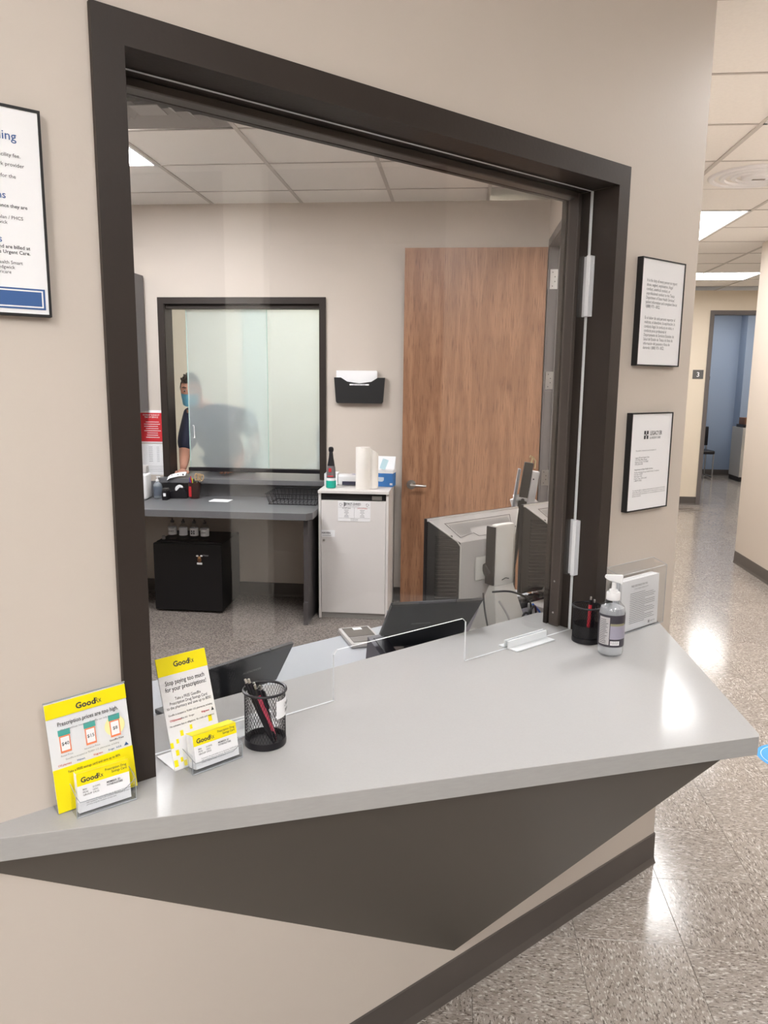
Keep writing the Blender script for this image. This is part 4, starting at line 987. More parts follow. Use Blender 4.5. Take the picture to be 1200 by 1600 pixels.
# ============================================================ OFFICE FURNITURE
ds2 = thing('office_desk', 'grey laminate built-in desk along the back wall', 'desk', (0, BW, 0))
MB().prism([(-2.57, -.0015), (-2.57, -.68), (-.96, -.68), (-.925, -.63), (-.925, -.0015)], DZ-.045, DZ, bev=.001).obj('desktop', DESK, ds2)
MB().box(-2.57, -.925, -.0145, -.0015, DZ+.001, WZ0-.033).obj('backsplash', DESK, ds2)
MB().box(-.985, -.955, -.635, -.002, .009, DZ-.046).obj('end_panel', DARKLAM, ds2)
MB().box(-.9845, -.9555, -.66, -.635, .009, .16).obj('panel_plinth', DARKLAM, ds2)
# grey two-way cabinet
cb = thing('shredding_bin', 'pale grey locked paper shredding cabinet with slot, beside the desk', 'cabinet', (0, 4.917, 0))
x0, x1, dp = -.914, -.448, .465
ZC = .882
b = MB(); b.box(x0, x0+.016, 0, dp, .009, ZC-.018); b.box(x1-.016, x1, 0, dp, .009, ZC-.018); b.box(x0+.016, x1-.016, dp-.012, dp, .03, ZC-.018); b.box(x0+.016, x1-.016, .02, dp-.012, .03, .045)
b.obj('body', GREYBOX, cb)
MB().box(x0-.002, x1+.002, -.012, dp, ZC-.018, ZC, bev=.001).obj('top', GREYEDGE, cb)
dr = MB().box(x0+.018, x1-.018, .002, .02, .048, .815, bev=.001).obj('door', GREYBOX, cb)
b = MB(); b.cyl((x0+.035, -.001, .545), .009, .004, seg=20, axis='Y'); b.obj('lock', CHROME, dr, True)
MB().box(x0+.0345-.0012, x0+.0345+.0012, -.0025, -.001, .540, .550).obj('keyhole', INK, dr)
MB().box(x0+.016, x1-.016, .012, .03, .818, ZC-.019).obj('slot', BLACKM, cb)
MB().box(x1-.11, x1-.045, .004, .011, .822, .85).obj('slot_tag', mat('tag_grey', '77736f', .6), cb)
MB().box(x0+.016, x1-.016, .012, .03, .009, .045).obj('kick_plate', mat('kick_grey', '87827f', .5), cb)
b = MB(); b.box(-.784, -.567, .0005, .0016, .678, .812); b.box(-.896, -.805, .0005, .0016, .570, .615); b.obj('sticker', PAPER, dr)
b = MB(); y = .0003
b.text('FIRST-SHRED', .021, TM(-.728, y, .787), bold=.02, sx=.8); b.text('DOCUMENT DESTRUCTION', .0075, TM(-.728, y, .778), sx=.9)
for k in range(4): b.box(-.745+k*.004, -.742+k*.004, y-.0003, y, .775+.003*k, .806-.001*k)
for cx in (-.765, -.588):
    for k in range(3):
        a = 2*PI*k/3+PI/2; b.tube([(cx+.0085*math.cos(a+q), y, .789+.0085*math.sin(a+q)) for q in (0, .5, 1.0, 1.5)], .0014, 5)
b.text('ACCEPTABLE', .0105, TM(-.727, y, .762), 'CENTER', .01, sx=.9)
b.box(-.784+.004, -.571, y-.0002, y, .7705, .7715); b.box(-.6762, -.6752, y-.0002, y, .700, .7705); b.box(-.780, -.571, y-.0002, y, .699, .7)
for k, wd_ in enumerate((.03, .022, .03, .012, .026, .03)): b.box(-.727-wd_/2, -.727+wd_/2, y-.0002, y, .752-k*.009, .7542-k*.009); b.box(-.622-wd_/2, -.622+wd_/2, y-.0002, y, .752-k*.009, .7542-k*.009)
b.text('972.555.0102', .009, TM(-.675, y, .689), 'CENTER', .01); b.text('www.first-shred', .007, TM(-.675, y, .681), 'CENTER')
b.text('HAVEN', .018, TM(-.893, y, .590), bold=.03, sx=1.0); b.box(-.890, -.83, y-.0002, y, .578, .580)
b.obj('lettering', INK, dr)
b = MB(); b.text('UNACCEPTABLE', .0105, TM(-.622, y, .762), 'CENTER', .01, sx=.85); b.obj('red_lettering', INKR, dr)
# on the cabinet
t = thing('bottle', 'dark grey ribbed-neck cleaner bottle with teal base on the grey cabinet', 'bottle', (-.850, 5.04, ZC+.0005))
MB().lathe([(.030, 0), (.034, .004), (.034, .045), (.032, .05)], 28).obj('teal_base', TEAL, t, True)
MB().lathe([(.031, .05), (.032, .06), (.032, .068)], 28).obj('white_ring', PAPER, t, True)
MB().lathe([(.031, .068), (.030, .11), (.028, .14), (.024, .15)], 28).obj('body', mat('bottle_grey', '6b6668', .4), t, True)
MB().lathe([(.025, .15), (.021, .175), (.015, .21), (.013, .235), (.012, .24), (.017, .248), (.018, .26), (.015, .272), (.008, .276)], 24).obj('grip_neck', BLACK, t, True)
MB().box(-.011, .007, -.0325, -.030, .11, .135, bev=.001, seg=1).obj('red_emblem', RED, t)
b = MB(); b.box(-.018, .02, -.0335, -.031, .078, .085); b.obj('red_stripe', RED, t)
t = thing('towel_roll', 'white paper towel roll standing on the grey cabinet', 'paper towel', (-.632, 5.01, ZC+.0005))
MB().lathe([(.018, 0), (.046, 0), (.047, .003), (.047, .277), (.046, .28), (.018, .28), (.018, .25)], 40, caps=False).obj('roll', TOWEL, t, True)
b = MB(); pa = [(.046, .0), (.064, -.004), (.085, .005), (.096, .02), (.1, .035)]
vs = []
for k, (x, y_) in enumerate(pa): vs += [(x, y_, .004), (x, y_, .276-.012*k), (x+.0008, y_+.0015, .004), (x+.0008, y_+.0015, .276-.012*k)]
fs = []
for k in range(len(pa)-1): fs += [(4*k, 4*k+4, 4*k+5, 4*k+1), (4*k+2, 4*k+3, 4*k+7, 4*k+6), (4*k+1, 4*k+5, 4*k+7, 4*k+3), (4*k, 4*k+2, 4*k+6, 4*k+4)]
b.poly(vs, fs+[(4*len(pa)-4, 4*len(pa)-2, 4*len(pa)-1, 4*len(pa)-3)]); b.obj('loose_sheet', TOWEL, t)
t = thing('mask_box', 'blue and white open box of face masks on the grey cabinet', 'box', (-.500, 5.20, ZC+.0005), -.12)
MB().box(-.065, .065, -.05, .05, 0, .092, bev=.001).obj('box_body', BLUEBOX, t)
MB().box(-.0655, .0655, -.0505, .0505, .092, .115).obj('box_rim', PAPER, t)
MB().box(-.064, .064, .045, .0475, .115, .2, M=Matrix.Translation((0, .0, 0)) ).obj('lid', PAPER, t)
b = MB(); b.poly([(.064, .047, .2), (.064, .047, .115), (.0655, -.01, .115), (.063, .047, .2), (.063, .047, .115), (.0645, -.01, .115)], [(0, 1, 2), (5, 4, 3), (0, 3, 4, 1), (1, 4, 5, 2), (2, 5, 3, 0)]); b.obj('lid_flap', PAPER, t)
b = MB(); b.lathe([(.012, 0), (.022, .008), (.023, .03)], 20, M=Matrix.Translation((-.02, -.052, .035)) @ Matrix.Diagonal((1, .08, 1, 1))); b.obj('cup_print', mat('print_white_blue', 'cfdbe8', .5), t)
b = MB(); b.box(.044, .062, -.0515, -.0502, .012, .026); b.box(-.058, -.052, -.0515, -.0502, .075, .085); b.obj('small_print', PAPER, t)
mk = thing('face_mask', 'pale blue face mask poking out of the blue box', 'mask', (-.515, 5.18, ZC+.117))
MB().box(-.045, .03, -.002, .002, 0, .08, M=Matrix.Rotation(.35, 4, 'Y') @ Matrix.Diagonal((.55, 1, .9, 1)), bev=.001, seg=1).obj('fabric', mat('mask_pale', 'b9d6df', .8), mk)
MB().tube([(-.04, 0, .02), (-.02, -.004, .06), (.03, 0, .08), (.055, 0, .05)], .001, 5).obj('ear_loop', WHITE, mk)
t = thing('wipes_pack', 'soft white pack of wipes with purple print, left of the towel roll', 'wipes', (-.755, 5.21, ZC+.0005), .05)
MB().box(-.075, .095, -.05, .06, 0, .075, bev=.018, seg=4).obj('pack', WHITE, t, True)
MB().box(-.04, .08, -.0515, -.0502, .006, .03).obj('dark_print', mat('print_navy', '38384c', .5), t)
b = MB(); b.lathe([(.02, .0005), (.0205, .001)], 20, p=(0, 0, 0), M=Matrix.Translation((.045, -.02, .0755)) @ Matrix.Diagonal((1.1, .55, 1, 1))); b.obj('purple_print', mat('print_purple', '4c4ca0', .5), t)
t = thing('tissue_box', 'white box behind the cleaner bottle on the grey cabinet', 'box', (-.868, 5.21, ZC+.0005), .03)
MB().box(-.05, .04, -.06, .06, 0, .082, bev=.001).obj('box_body', PAPER, t)
b = MB(); b.lathe([(.012, .0005), (.012, .001)], 16, M=Matrix.Translation((.02, -.02, .082)) @ Matrix.Diagonal((1.3, .6, 1, 1))); b.obj('purple_print', MATS['print_purple'], t)
# mini fridge
t = thing('mini_fridge', 'small black refrigerator under the desk', 'refrigerator', (-1.822, 4.915, .009))
MB().box(-.235, .235, .05, .44, .015, .485, bev=.004).obj('cabinet', FRIDGE, t)
fd = MB().box(-.24, .24, 0, .048, .012, .482, bev=.007).obj('door', FRIDGE, t)
b = MB(); b.text('Haier', .018, TM(.11, -.0007, .40), bold=.01); b.obj('lettering', mat('logo_silver', 'a8a8ac', .3), fd)
b = MB()
for x in (-.2, .2):
    for y_ in (.06, .40): b.cyl((x, y_, 0), .014, .015, seg=12)
b.obj('foot', BLACK, t)
m_ = thing('fridge_magnet', 'small brown and white animal magnet on the black refrigerator door', 'magnet', (-1.735, 4.9135, .385))
b = MB(); b.sphere((0, -.006, 0), .016, sc=(.9, .35, 1.3)); b.obj('body', mat('magnet_brown', '6b4630', .5), m_, True)
b = MB(); b.sphere((-.014, -.006, .026), .009, sc=(1, .5, .7)); b.sphere((.014, -.006, .027), .009, sc=(1, .5, .7)); b.obj('ear', PAPER, m_, True)
b = MB(); b.sphere((0, -.008, .014), .010, sc=(1, .5, 1)); b.obj('head', mat('magnet_tan', 'b98a5a', .5), m_, True)
MB().box(-.018, .018, -.008, -.001, -.034, -.020, bev=.002).obj('foot_plate', PAPER, m_)
# four small sanitizer bottles on the fridge
def mini_bottle(label, x, y_, kind):
    t = thing('small_bottle', label, 'bottle', (x, y_, .496), 0, 'small labelled bottles on the refrigerator')
    MB().lathe([(.026, 0), (.029, .004), (.029, .088), (.022, .102), (.012, .108), (.012, .115)], 20).obj('bottle_body', CLEARP, t, True)
    MB().lathe([(.0294, .030), (.0296, .031), (.0296, .082), (.0294, .083)], 24, caps=False).obj('label', PAPER, t, True)
    MB().lathe([(.013, .114), (.013, .128), (.006, .130), (.005, .142)], 14).obj('cap', mat('cap_dark', '4c4a4c', .5), t, True)
    b = MB()
    if kind in ('L', 'R'): b.text('LEGACY' if kind == 'L' else 'LEGAC', .014, TM(0, -.0305, .052), 'CENTER', .015, sx=.85); arc(b, .0299, FA_-.8, FA_+.8, .077, .080, 8)
    if kind == 'X': crosslogo(b, 0, .056, .014, -.0305)
    if kind == 'H': b.box(-.027, -.020, -.0302, -.024, .056, .064); b.box(-.027, -.020, -.0302, -.024, .044, .052)
    b.obj('label_print', INK, t)
mini_bottle('leftmost small labelled bottle on the black refrigerator', -1.975, 5.06, 'L')
mini_bottle('second small bottle on the refrigerator, label turned aside', -1.892, 5.045, 'H')
mini_bottle('third small bottle on the refrigerator, with square cross logo', -1.812, 5.04, 'X')
mini_bottle('rightmost small labelled bottle on the black refrigerator', -1.735, 5.035, 'R')
t = thing('small_jar', 'small pale jar standing left of the bottles on the refrigerator', 'jar', (-2.03, 5.03, .4955))
MB().lathe([(.012, 0), (.013, .002), (.012, .022), (.009, .024)], 16).obj('cap_body', mat('cap_pale', '9a9694', .5), t, True)
# overhead cabinet at left
t = thing('wall_cabinet', 'grey overhead cabinet on the office left wall', 'cabinet', (-2.574, 4.9, 1.365))
MB().box(0, .31, -.7, .475, 0, .945).obj('carcass', mat('overhead_grey', '6e6b6c', .5), t)
for y_ in (-.7, -.11): MB().box(.311, .33, y_+.002, y_+.583, .001, .944, bev=.001).obj('door', MATS['overhead_grey'], t)
# notices on the back wall
t = thing('red_sign', 'red notice in a white frame beside the sliding window', 'sign', (-2.235, BW, 1.245))
MB().box(-.095, .105, -.004, -.0005, -.112, .125).obj('backing', PAPER, t)
MB().box(-.09, .093, -.005, -.0041, -.103, .106).obj('red_panel', RED, t)
b = MB(); b.text('PAYMENT IS DUE AT\nTIME OF SERVICE', .016, TM(0, -.0055, .085), 'CENTER', .01, sx=.85)
for k in range(8): b.box(-.03-random.random()*.03, .04+random.random()*.03, -.0056, -.0051, .038-k*.016, .042-k*.016)
b.obj('lettering', PAPER, t)
t = thing('paper_notice', 'white printed sheet taped below the red sign', 'paper', (-2.235, BW, 1.01))
MB().box(-.1, .103, -.0025, -.0005, -.112, .115).obj('sheet', PAPER, t)
b = MB()
for k in range(9): b.box(-.03, 0, -.003, -.0024, .09-k*.013, .0925-k*.013); b.box(.03, .05, -.003, -.0024, .09-k*.013, .0925-k*.013)
for k in range(4): b.box(-.09, .09, -.003, -.0024, -.05-k*.012, -.0485-k*.012)
b.obj('lettering', INKG, t)
# file pocket
t = thing('wall_file', 'black wall file pocket holding papers between window and oak door', 'file holder', (-.704, BW, 1.44))
b = MB()
fp = [(-.155, 0), (.155, 0), (.165, .01), (.178, .178), (.13, .178), (.085, .150), (.0, .138), (-.085, .150), (-.13, .178), (-.178, .178), (-.165, .01)]
b.prism(fp, .038, .041, M=AX); b.prism([(-.155, 0), (.155, 0), (.165, .01), (.178, .178), (-.178, .178), (-.165, .01)], .0005, .003, M=AX)
for p in b.bm.verts: p.co.y = p.co.y*-1 if p.co.y > 0 else p.co.y
b.box(-.16, .16, -.04, -.003, .0, .003)
b.poly([(-.165, -.04, .01), (-.178, -.04, .178), (-.178, -.002, .178), (-.165, -.002, .01), (-.163, -.04, .01), (-.176, -.04, .178), (-.176, -.002, .178), (-.163, -.002, .01)], [(0, 1, 2, 3), (7, 6, 5, 4), (0, 4, 5, 1), (1, 5, 6, 2), (2, 6, 7, 3), (3, 7, 4, 0)])
b.poly([(.165, -.04, .01), (.178, -.04, .178), (.178, -.002, .178), (.165, -.002, .01), (.163, -.04, .01), (.176, -.04, .178), (.176, -.002, .178), (.163, -.002, .01)], [(3, 2, 1, 0), (4, 5, 6, 7), (1, 5, 4, 0), (2, 6, 5, 1), (3, 7, 6, 2), (0, 4, 7, 3)])
b.obj('pocket', BLACKM, t)
MB().box(-.068, .068, -.0425, -.0412, .124, .134).obj('label_strip', PAPER, t)
b = MB(); b.text('NEW PATIENT FORMS', .009, TM(0, -.0428, .1255), 'CENTER', .01); b.obj('lettering', INK, t)
t = thing('paper_sheaf', 'white sheets standing in the black wall file pocket', 'papers', (-.725, BW, 1.444))
b = MB(); b.box(-.145, .14, -.016, -.006, 0, .222); b.box(-.135, .145, -.024, -.018, 0, .218); b.obj('sheets', PAPER, t)

# desk items along the back wall
t = thing('white_dispenser', 'white rounded plastic appliance at left end of the back desk', 'device', (-2.215, 5.16, DZ+.0005), .1)
MB().box(-.05, .04, -.07, .07, 0, .185, bev=.02, seg=4).obj('body', WHITE, t, True)
MB().box(-.04, .03, -.02, .05, .185, .235, bev=.008).obj('grey_top', SILVER, t, True)
t = thing('sanitizer_bottle', 'small clear pump bottle on the back desk left of the tape dispenser', 'bottle', (-2.128, 5.2, DZ+.0005))
MB().lathe([(.026, 0), (.03, .003), (.03, .095), (.02, .112), (.01, .116), (.01, .122)], 24).obj('bottle_body', mat('bottle_clear_grey', 'b8c0c8', .1, trans=.6), t, True)
MB().lathe([(.0304, .02), (.0306, .021), (.0306, .085), (.0304, .086)], 24, caps=False).obj('label', mat('label_slate', '5c6470', .5), t, True)
MB().lathe([(.012, .12), (.012, .133), (.004, .135), (.004, .15)], 14).obj('pump_collar', WHITE, t, True)
MB().box(-.008, .02, -.005, .005, .15, .157, bev=.002).obj('pump_head', WHITE, t)
t = thing('stapler', 'small black stapler standing on the back desk with white label', 'stapler', (-2.045, 5.14, DZ+.0005), .05)
MB().box(-.019, .019, -.03, .03, 0, .07, bev=.003).obj('body', BLACK, t)
MB().box(-.017, .017, -.025, .025, .07, .082, bev=.003).obj('head', RIB, t)
MB().box(-.009, .009, -.0312, -.0302, .028, .05).obj('label_patch', PAPER, t)
t = thing('tape_dispenser', 'black tape dispenser with white roll beside the pencil holder', 'tape dispenser', (-1.992, 5.23, DZ+.0005), .12)
b = MB(); b.prism([(-.055, 0), (.07, 0), (.07, .035), (.045, .075), (.02, .08), (.0, .055), (-.055, .05)], -.03, .03, M=AX, bev=.002); b.obj('body', BLACK, t)
b = MB(); b.cyl((.012, -.018, .068), .026, .03, seg=24, axis='Y'); b.obj('tape_roll', PAPER, t, True)
# pencil holder with scissors and pencils
t = thing('pencil_holder', 'dark tinted pencil holder with red print on the back desk', 'holder', (-1.872, 5.24, DZ+.0005))
MB().lathe([(.034, 0), (.036, .003), (.043, .115), (.040, .115), (.034, .005), (.002, .004)], 28).obj('cup', mat('tinted_cup', '3c2420', .3), t, True)
arc(MB(), .0412, PI+.3, PI+1.35, .015, .105).obj('red_print', RED, t)
for k, (dx, dz_, mm, lb) in enumerate(((-.03, .15, mat('purple_pencil', '6a3a9a', .4), 'purple pencil in the dark pencil holder'), (-.018, .16, RED, 'red pencil in the dark pencil holder'), (-.005, .148, mat('lime', 'b8d040', .4), 'yellow-green pencil in the dark pencil holder'), (.008, .142, BLACK, 'black pencil in the dark pencil holder'))):
    o = MB().tube([(-1.872+dx*.2, 5.235, DZ+.01), (-1.872+dx, 5.225-.006*k, DZ+dz_)], .004, 8).obj('pencil', mm, smooth=True); relabel(o, lb, 'pencil', 'pencils in the dark holder')
for k, (dx, a, lb) in enumerate(((.012, .18, 'tan-handled scissors left of the pair in the pencil holder'), (.03, .38, 'tan-handled scissors on the right in the pencil holder'))):
    t = thing('scissors', lb, 'scissors', (-1.872+dx*.4, 5.25, DZ+.008), 0)
    Rm = Matrix.Rotation(a*.6, 4, 'Y')
    MB().box(-.005, .005, -.001, .001, .01, .115, M=Rm).obj('blade', CHROME, t)
    for sg in (-1, 1):
        MB().tube([(sg*.009+.010*math.cos(q), 0, .145+.024*math.sin(q)) for q in [2*PI*i/14 for i in range(14)]], .0045, 6, M=Rm, closed=True).obj('handle', mat('tan_handle', 'b59a78', .5), t, True)
o = MB().box(-.07, .07, -.055, .055, 0, .0012, M=Matrix.Rotation(.0, 4, 'Z') @ Matrix.Shear('XY', 4, (0, 0)) ).obj('index_card', PAPER, loc=(-1.655, 5.16, DZ+.0005)); relabel(o, 'white card lying flat in the middle of the back desk', 'paper'); o.rotation_euler = (0, 0, -.05)
# the plastic strip and wire basket
t = thing('paper_strip', 'white curled strip with black dots on the window ledge by the hand', 'strip', (-2.02, 5.322, WZ0+.004))
b = MB(); pth = [(-.075, -.03, -.030), (-.055, -.03, -.016), (-.02, -.025, -.006), (.02, -.02, .002), (.058, -.015, .005)]
vs = []
for (x, y_, z_) in pth: vs += [(x, y_, z_), (x+.004, y_+.02, z_+.026), (x, y_+.001, z_-.001), (x+.004, y_+.021, z_+.025)]
fs = []
for k in range(4): fs += [(4*k, 4*k+4, 4*k+5, 4*k+1), (4*k+2, 4*k+3, 4*k+7, 4*k+6), (4*k, 4*k+2, 4*k+6, 4*k+4), (4*k+1, 4*k+5, 4*k+7, 4*k+3)]
fs += [(0, 1, 3, 2), (16, 18, 19, 17)]
b.poly(vs, fs, M=Matrix.Translation((0, 0, .014))); b.obj('strip', PAPER, t)
b = MB()
for k, x in enumerate((-.052, .005, .052)): b.cyl((x*.8, -.0155-.0*k, .004+.005*k+.012), .006, .003, seg=12, axis='Y')
b.obj('dot', INK, t)
t = thing('wire_basket', 'black wire letter basket at the right end of the back desk', 'basket', (-1.285, 5.05, DZ+.0005))
b = MB(); Lb, Wb, Hb = .33, .25, .075
def bp(x, y_, z_): return (x, y_, z_)
for z_, e_ in ((.003, 0), (Hb, .02)):
    prof = [(-e_, -e_, z_), (Lb+e_, -e_, z_), (Lb+e_, Wb+e_, z_), (-e_, Wb+e_, z_)]
    b.tube(prof, .0028, 6, closed=True)
b.obj('rim', BLACK, t)
b = MB()
for k in range(13):
    x = .012+k*(Lb-.024)/12; xo = (x/Lb-.5)*2*.02
    b.tube([(x+xo, -.02, Hb), (x, 0, .003), (x, Wb, .003), (x+xo, Wb+.02, Hb)], .0018, 5)
for k in range(6):
    y_ = .02+k*(Wb-.04)/5; yo = (y_/Wb-.5)*2*.02
    b.tube([(-.02, y_+yo, Hb), (0, y_, .004), ], .0018, 5); b.tube([(Lb, y_, .004), (Lb+.02, y_+yo, Hb)], .0018, 5)
b.obj('wire', BLACK, t)

# ============================================================ PERSON BEHIND THE SLIDING WINDOW
HC = Vector((-2.075, 5.80, 1.510))     # head centre
def skin_mesh(name, nodes, edges, m, parent, sub=2, label=None):
    me = bpy.data.meshes.new(name); me.from_pydata([n[0] for n in nodes], edges, []); me.materials.append(m)
    o = bpy.data.objects.new(name, me); COL.objects.link(o)
    sk = o.modifiers.new('skin', 'SKIN'); sk.use_smooth_shade = True
    for v, nd in zip(me.skin_vertices[0].data, nodes): v.radius = nd[1]; 
    me.skin_vertices[0].data[0].use_root = True
    ss = o.modifiers.new('sub', 'SUBSURF'); ss.levels = sub; ss.render_levels = sub
    dg = bpy.context.evaluated_depsgraph_get(); dg.update()
    me2 = bpy.data.meshes.new_from_object(o.evaluated_get(dg)); o.modifiers.clear(); o.data = me2
    me2.shade_smooth()
    if not me2.materials: me2.materials.append(m)
    o.parent = parent
    return o
per = thing('person', 'person in navy scrubs and blue mask leaning behind the sliding window', 'person', (-1.85, 6.02, 0))
per['label'] = 'person in navy scrubs and blue face mask leaning behind the sliding window'
pb = Vector((-1.85, 6.02, 0))
def q(x, y_, z_): return tuple(Vector((x, y_, z_))-pb)
# joints: pelvis, waist, chest, neck, head base ; shoulders ; arms ; legs
nodes = [(q(-1.84, 6.08, .98), (.14, .10)), (q(-1.93, 5.98, 1.12), (.14, .10)), (q(-1.93, 5.93, 1.27), (.14, .10)), (q(-1.97, 5.89, 1.35), (.08, .07)), (q(-2.02, 5.86, 1.40), (.06, .06)), (q(-2.06, 5.83, 1.46), (.058, .06)),
         (q(-2.11, 5.88, 1.30), (.07, .07)), (q(-2.13, 5.78, 1.06), (.052, .052)), (q(-2.075, 5.60, .975), (.038, .038)), (q(-2.035, 5.47, .938), (.030, .024)),
         (q(-1.67, 5.97, 1.28), (.07, .07)), (q(-1.60, 5.93, 1.06), (.052, .052)), (q(-1.66, 5.72, .96), (.038, .038)), (q(-1.70, 5.62, .925), (.028, .024)),
         (q(-1.75, 6.09, .90), (.095, .095)), (q(-1.74, 6.07, .50), (.068, .068)), (q(-1.74, 6.12, .10), (.045, .045)), (q(-1.74, 6.02, .045), (.04, .04)),
         (q(-1.94, 6.09, .90), (.095, .095)), (q(-1.96, 6.07, .50), (.068, .068)), (q(-1.97, 6.13, .10), (.045, .045)), (q(-1.97, 6.03, .045), (.04, .04))]
edges = [(0, 1), (1, 2), (2, 3), (3, 4), (4, 5), (2, 6), (6, 7), (7, 8), (8, 9), (2, 10), (10, 11), (11, 12), (12, 13), (0, 14), (14, 15), (15, 16), (16, 17), (0, 18), (18, 19), (19, 20), (20, 21)]
body = skin_mesh('body', nodes, edges, SKIN, per)
# scrub top and trousers over the body: slightly larger, ending at sleeves / ankles
inf = 1.10
tn = [(nodes[0][0], (.20, .15)), (nodes[1][0], (.215, .165)), (nodes[2][0], (.225, .165)), (nodes[3][0], (.125, .11)), (nodes[6][0], (.092, .092)), (tuple(Vector(nodes[6][0])*.0+Vector(nodes[7][0])*.72+Vector(nodes[8][0])*.28), (.072, .072)), (nodes[10][0], (.092, .092)), (tuple(Vector(nodes[10][0])*.3+Vector(nodes[11][0])*.7), (.076, .076))]
skin_mesh('scrub_top', tn, [(0, 1), (1, 2), (2, 3), (2, 4), (4, 5), (2, 6), (6, 7)], SCRUB, per)
tn = [(nodes[0][0], (.184, .14)), (nodes[14][0], (.105, .105)), (nodes[15][0], (.082, .082)), (nodes[16][0], (.068, .068)), (nodes[18][0], (.105, .105)), (nodes[19][0], (.082, .082)), (nodes[20][0], (.068, .068))]
skin_mesh('trousers', tn, [(0, 1), (1, 2), (2, 3), (0, 4), (4, 5), (5, 6)], SCRUB, per)
for x in (-1.74, -1.97):
    MB().box(x+1.85-.05, x+1.85+.05, -.16, .12, .0, .085, bev=.03, seg=3).obj('shoe', BLACKM, per, True)
# head (deformed sphere) looking towards image left-down
yawh = .12
HM = Matrix.Translation(HC-pb) @ Matrix.Rotation(yawh, 4, 'Z') @ Matrix.Rotation(.12, 4, 'X')
b = MB(); b.sphere((0, 0, 0), 1, u=32, v=24)
for v in b.bm.verts:
    x, y_, z_ = v.co
    X, Y, Z = x*.076, y_*.096, z_*.118
    if z_ < 0: X *= 1-.28*(-z_)**1.5; Y = Y*(1-.12*(-z_)) - .006*(-z_)
    if y_ < -.2: Y *= .93
    # face: nose, brow, sockets
    if y_ < 0:
        fx = abs(x)
        Y += -.020*math.exp(-((x/.16)**2+((z_+.22)/.16)**2)) - .007*math.exp(-((x/.14)**2+((z_+.02)/.25)**2))
        Y += .010*math.exp(-(((fx-.40)/.16)**2+((z_-.05)/.10)**2)) - .004*math.exp(-((fx-.35)/.3)**2-((z_-.22)/.08)**2)
        Y += -.006*math.exp(-((x/.25)**2+((z_+.55)/.09)**2)) - .008*math.exp(-((x/.3)**2+((z_+.85)/.15)**2))
    v.co = (X, Y, Z)
for sg in (-1, 1): b.sphere((sg*.076, .008, -.006), .02, sc=(.32, .75, 1.3), u=12, v=8)
b.obj('head', SKIN, per, True).matrix_local = HM
for sg in (-1, 1):
    e_ = MB(); e_.sphere((sg*.030, -.078, .008), .0105, sc=(1, .7, .65), u=14, v=10); e_.obj('eye', mat('eye_white', 'd8d0cc', .2), per, True).matrix_local = HM
    e_ = MB(); e_.sphere((sg*.030, -.0865, .007), .0055, sc=(1, .5, 1), u=10, v=8); e_.obj('iris', mat('iris', '3a2c22', .2), per, True).matrix_local = HM
    e_ = MB(); e_.tube([(sg*.012, -.092, .030), (sg*.030, -.092, .036), (sg*.050, -.080, .030)], [.003, .0045, .0025], 6); e_.obj('eyebrow', HAIR, per, True).matrix_local = HM
b = MB(); b.sphere((0, 0, 0), 1, u=36, v=24)
dele = []
for v in b.bm.verts:
    x, y_, z_ = v.co
    line = .52 if y_ < -.45 else (.52-(y_+.45)*1.1 if y_ < .3 else -.45)
    if z_ < line-.1: dele.append(v)
    X, Y, Z = x*.082, y_*.103+.003, z_*.124+.002
    r_ = 1+.035*random.random()
    v.co = (X*r_, Y*r_, Z*r_+(.012 if z_ > .7 else 0)*random.random())
bmesh.ops.delete(b.bm, geom=dele, context='VERTS')
# locks of hair
for k in range(46):
    a = random.uniform(-PI, PI); zz = random.uniform(.55, .98); rr = math.sqrt(1-zz*zz)
    p = Vector((rr*math.cos(a)*.082, rr*math.sin(a)*.103, zz*.124)); d_ = Vector((p.x*.3, p.y*.5-.01, p.z)).normalized()
    b.tube([p*.96, p+d_*.012, p+d_*.02+Vector((.006*math.cos(a), .006*math.sin(a), -.003))], [.008, .006, .0015], 5)
b.obj('hair', HAIR, per, True).matrix_local = HM
b = MB(); n_, m_r = 12, 8; vs = []
for j in range(m_r+1):
    v_ = j/m_r; z_ = -.016-.088*v_
    for i_ in range(n_+1):
        u_ = i_/n_*2-1; bulge = (1-abs(u_)**2.2)
        wx = .068-.012*v_
        vs.append((u_*wx, -.048-.068*bulge*(1-.18*v_)+.012*v_*0 + .002*math.sin(v_*14), z_ - .008*(1-u_*u_)*v_))
fs = [(j*(n_+1)+i_, j*(n_+1)+i_+1, (j+1)*(n_+1)+i_+1, (j+1)*(n_+1)+i_) for j in range(m_r) for i_ in range(n_)]
b.poly(vs, fs)
bmesh.ops.solidify(b.bm, geom=list(b.bm.faces), thickness=.0015)
b.obj('face_mask', MASK, per, True).matrix_local = HM
b = MB()
for sg in (-1, 1): b.tube([(sg*.066, -.05, -.02), (sg*.078, -.01, .0), (sg*.08, .018, -.002), (sg*.076, .005, -.03), (sg*.06, -.045, -.09)], .001, 5)
b.obj('mask_strap', WHITE, per).matrix_local = HM
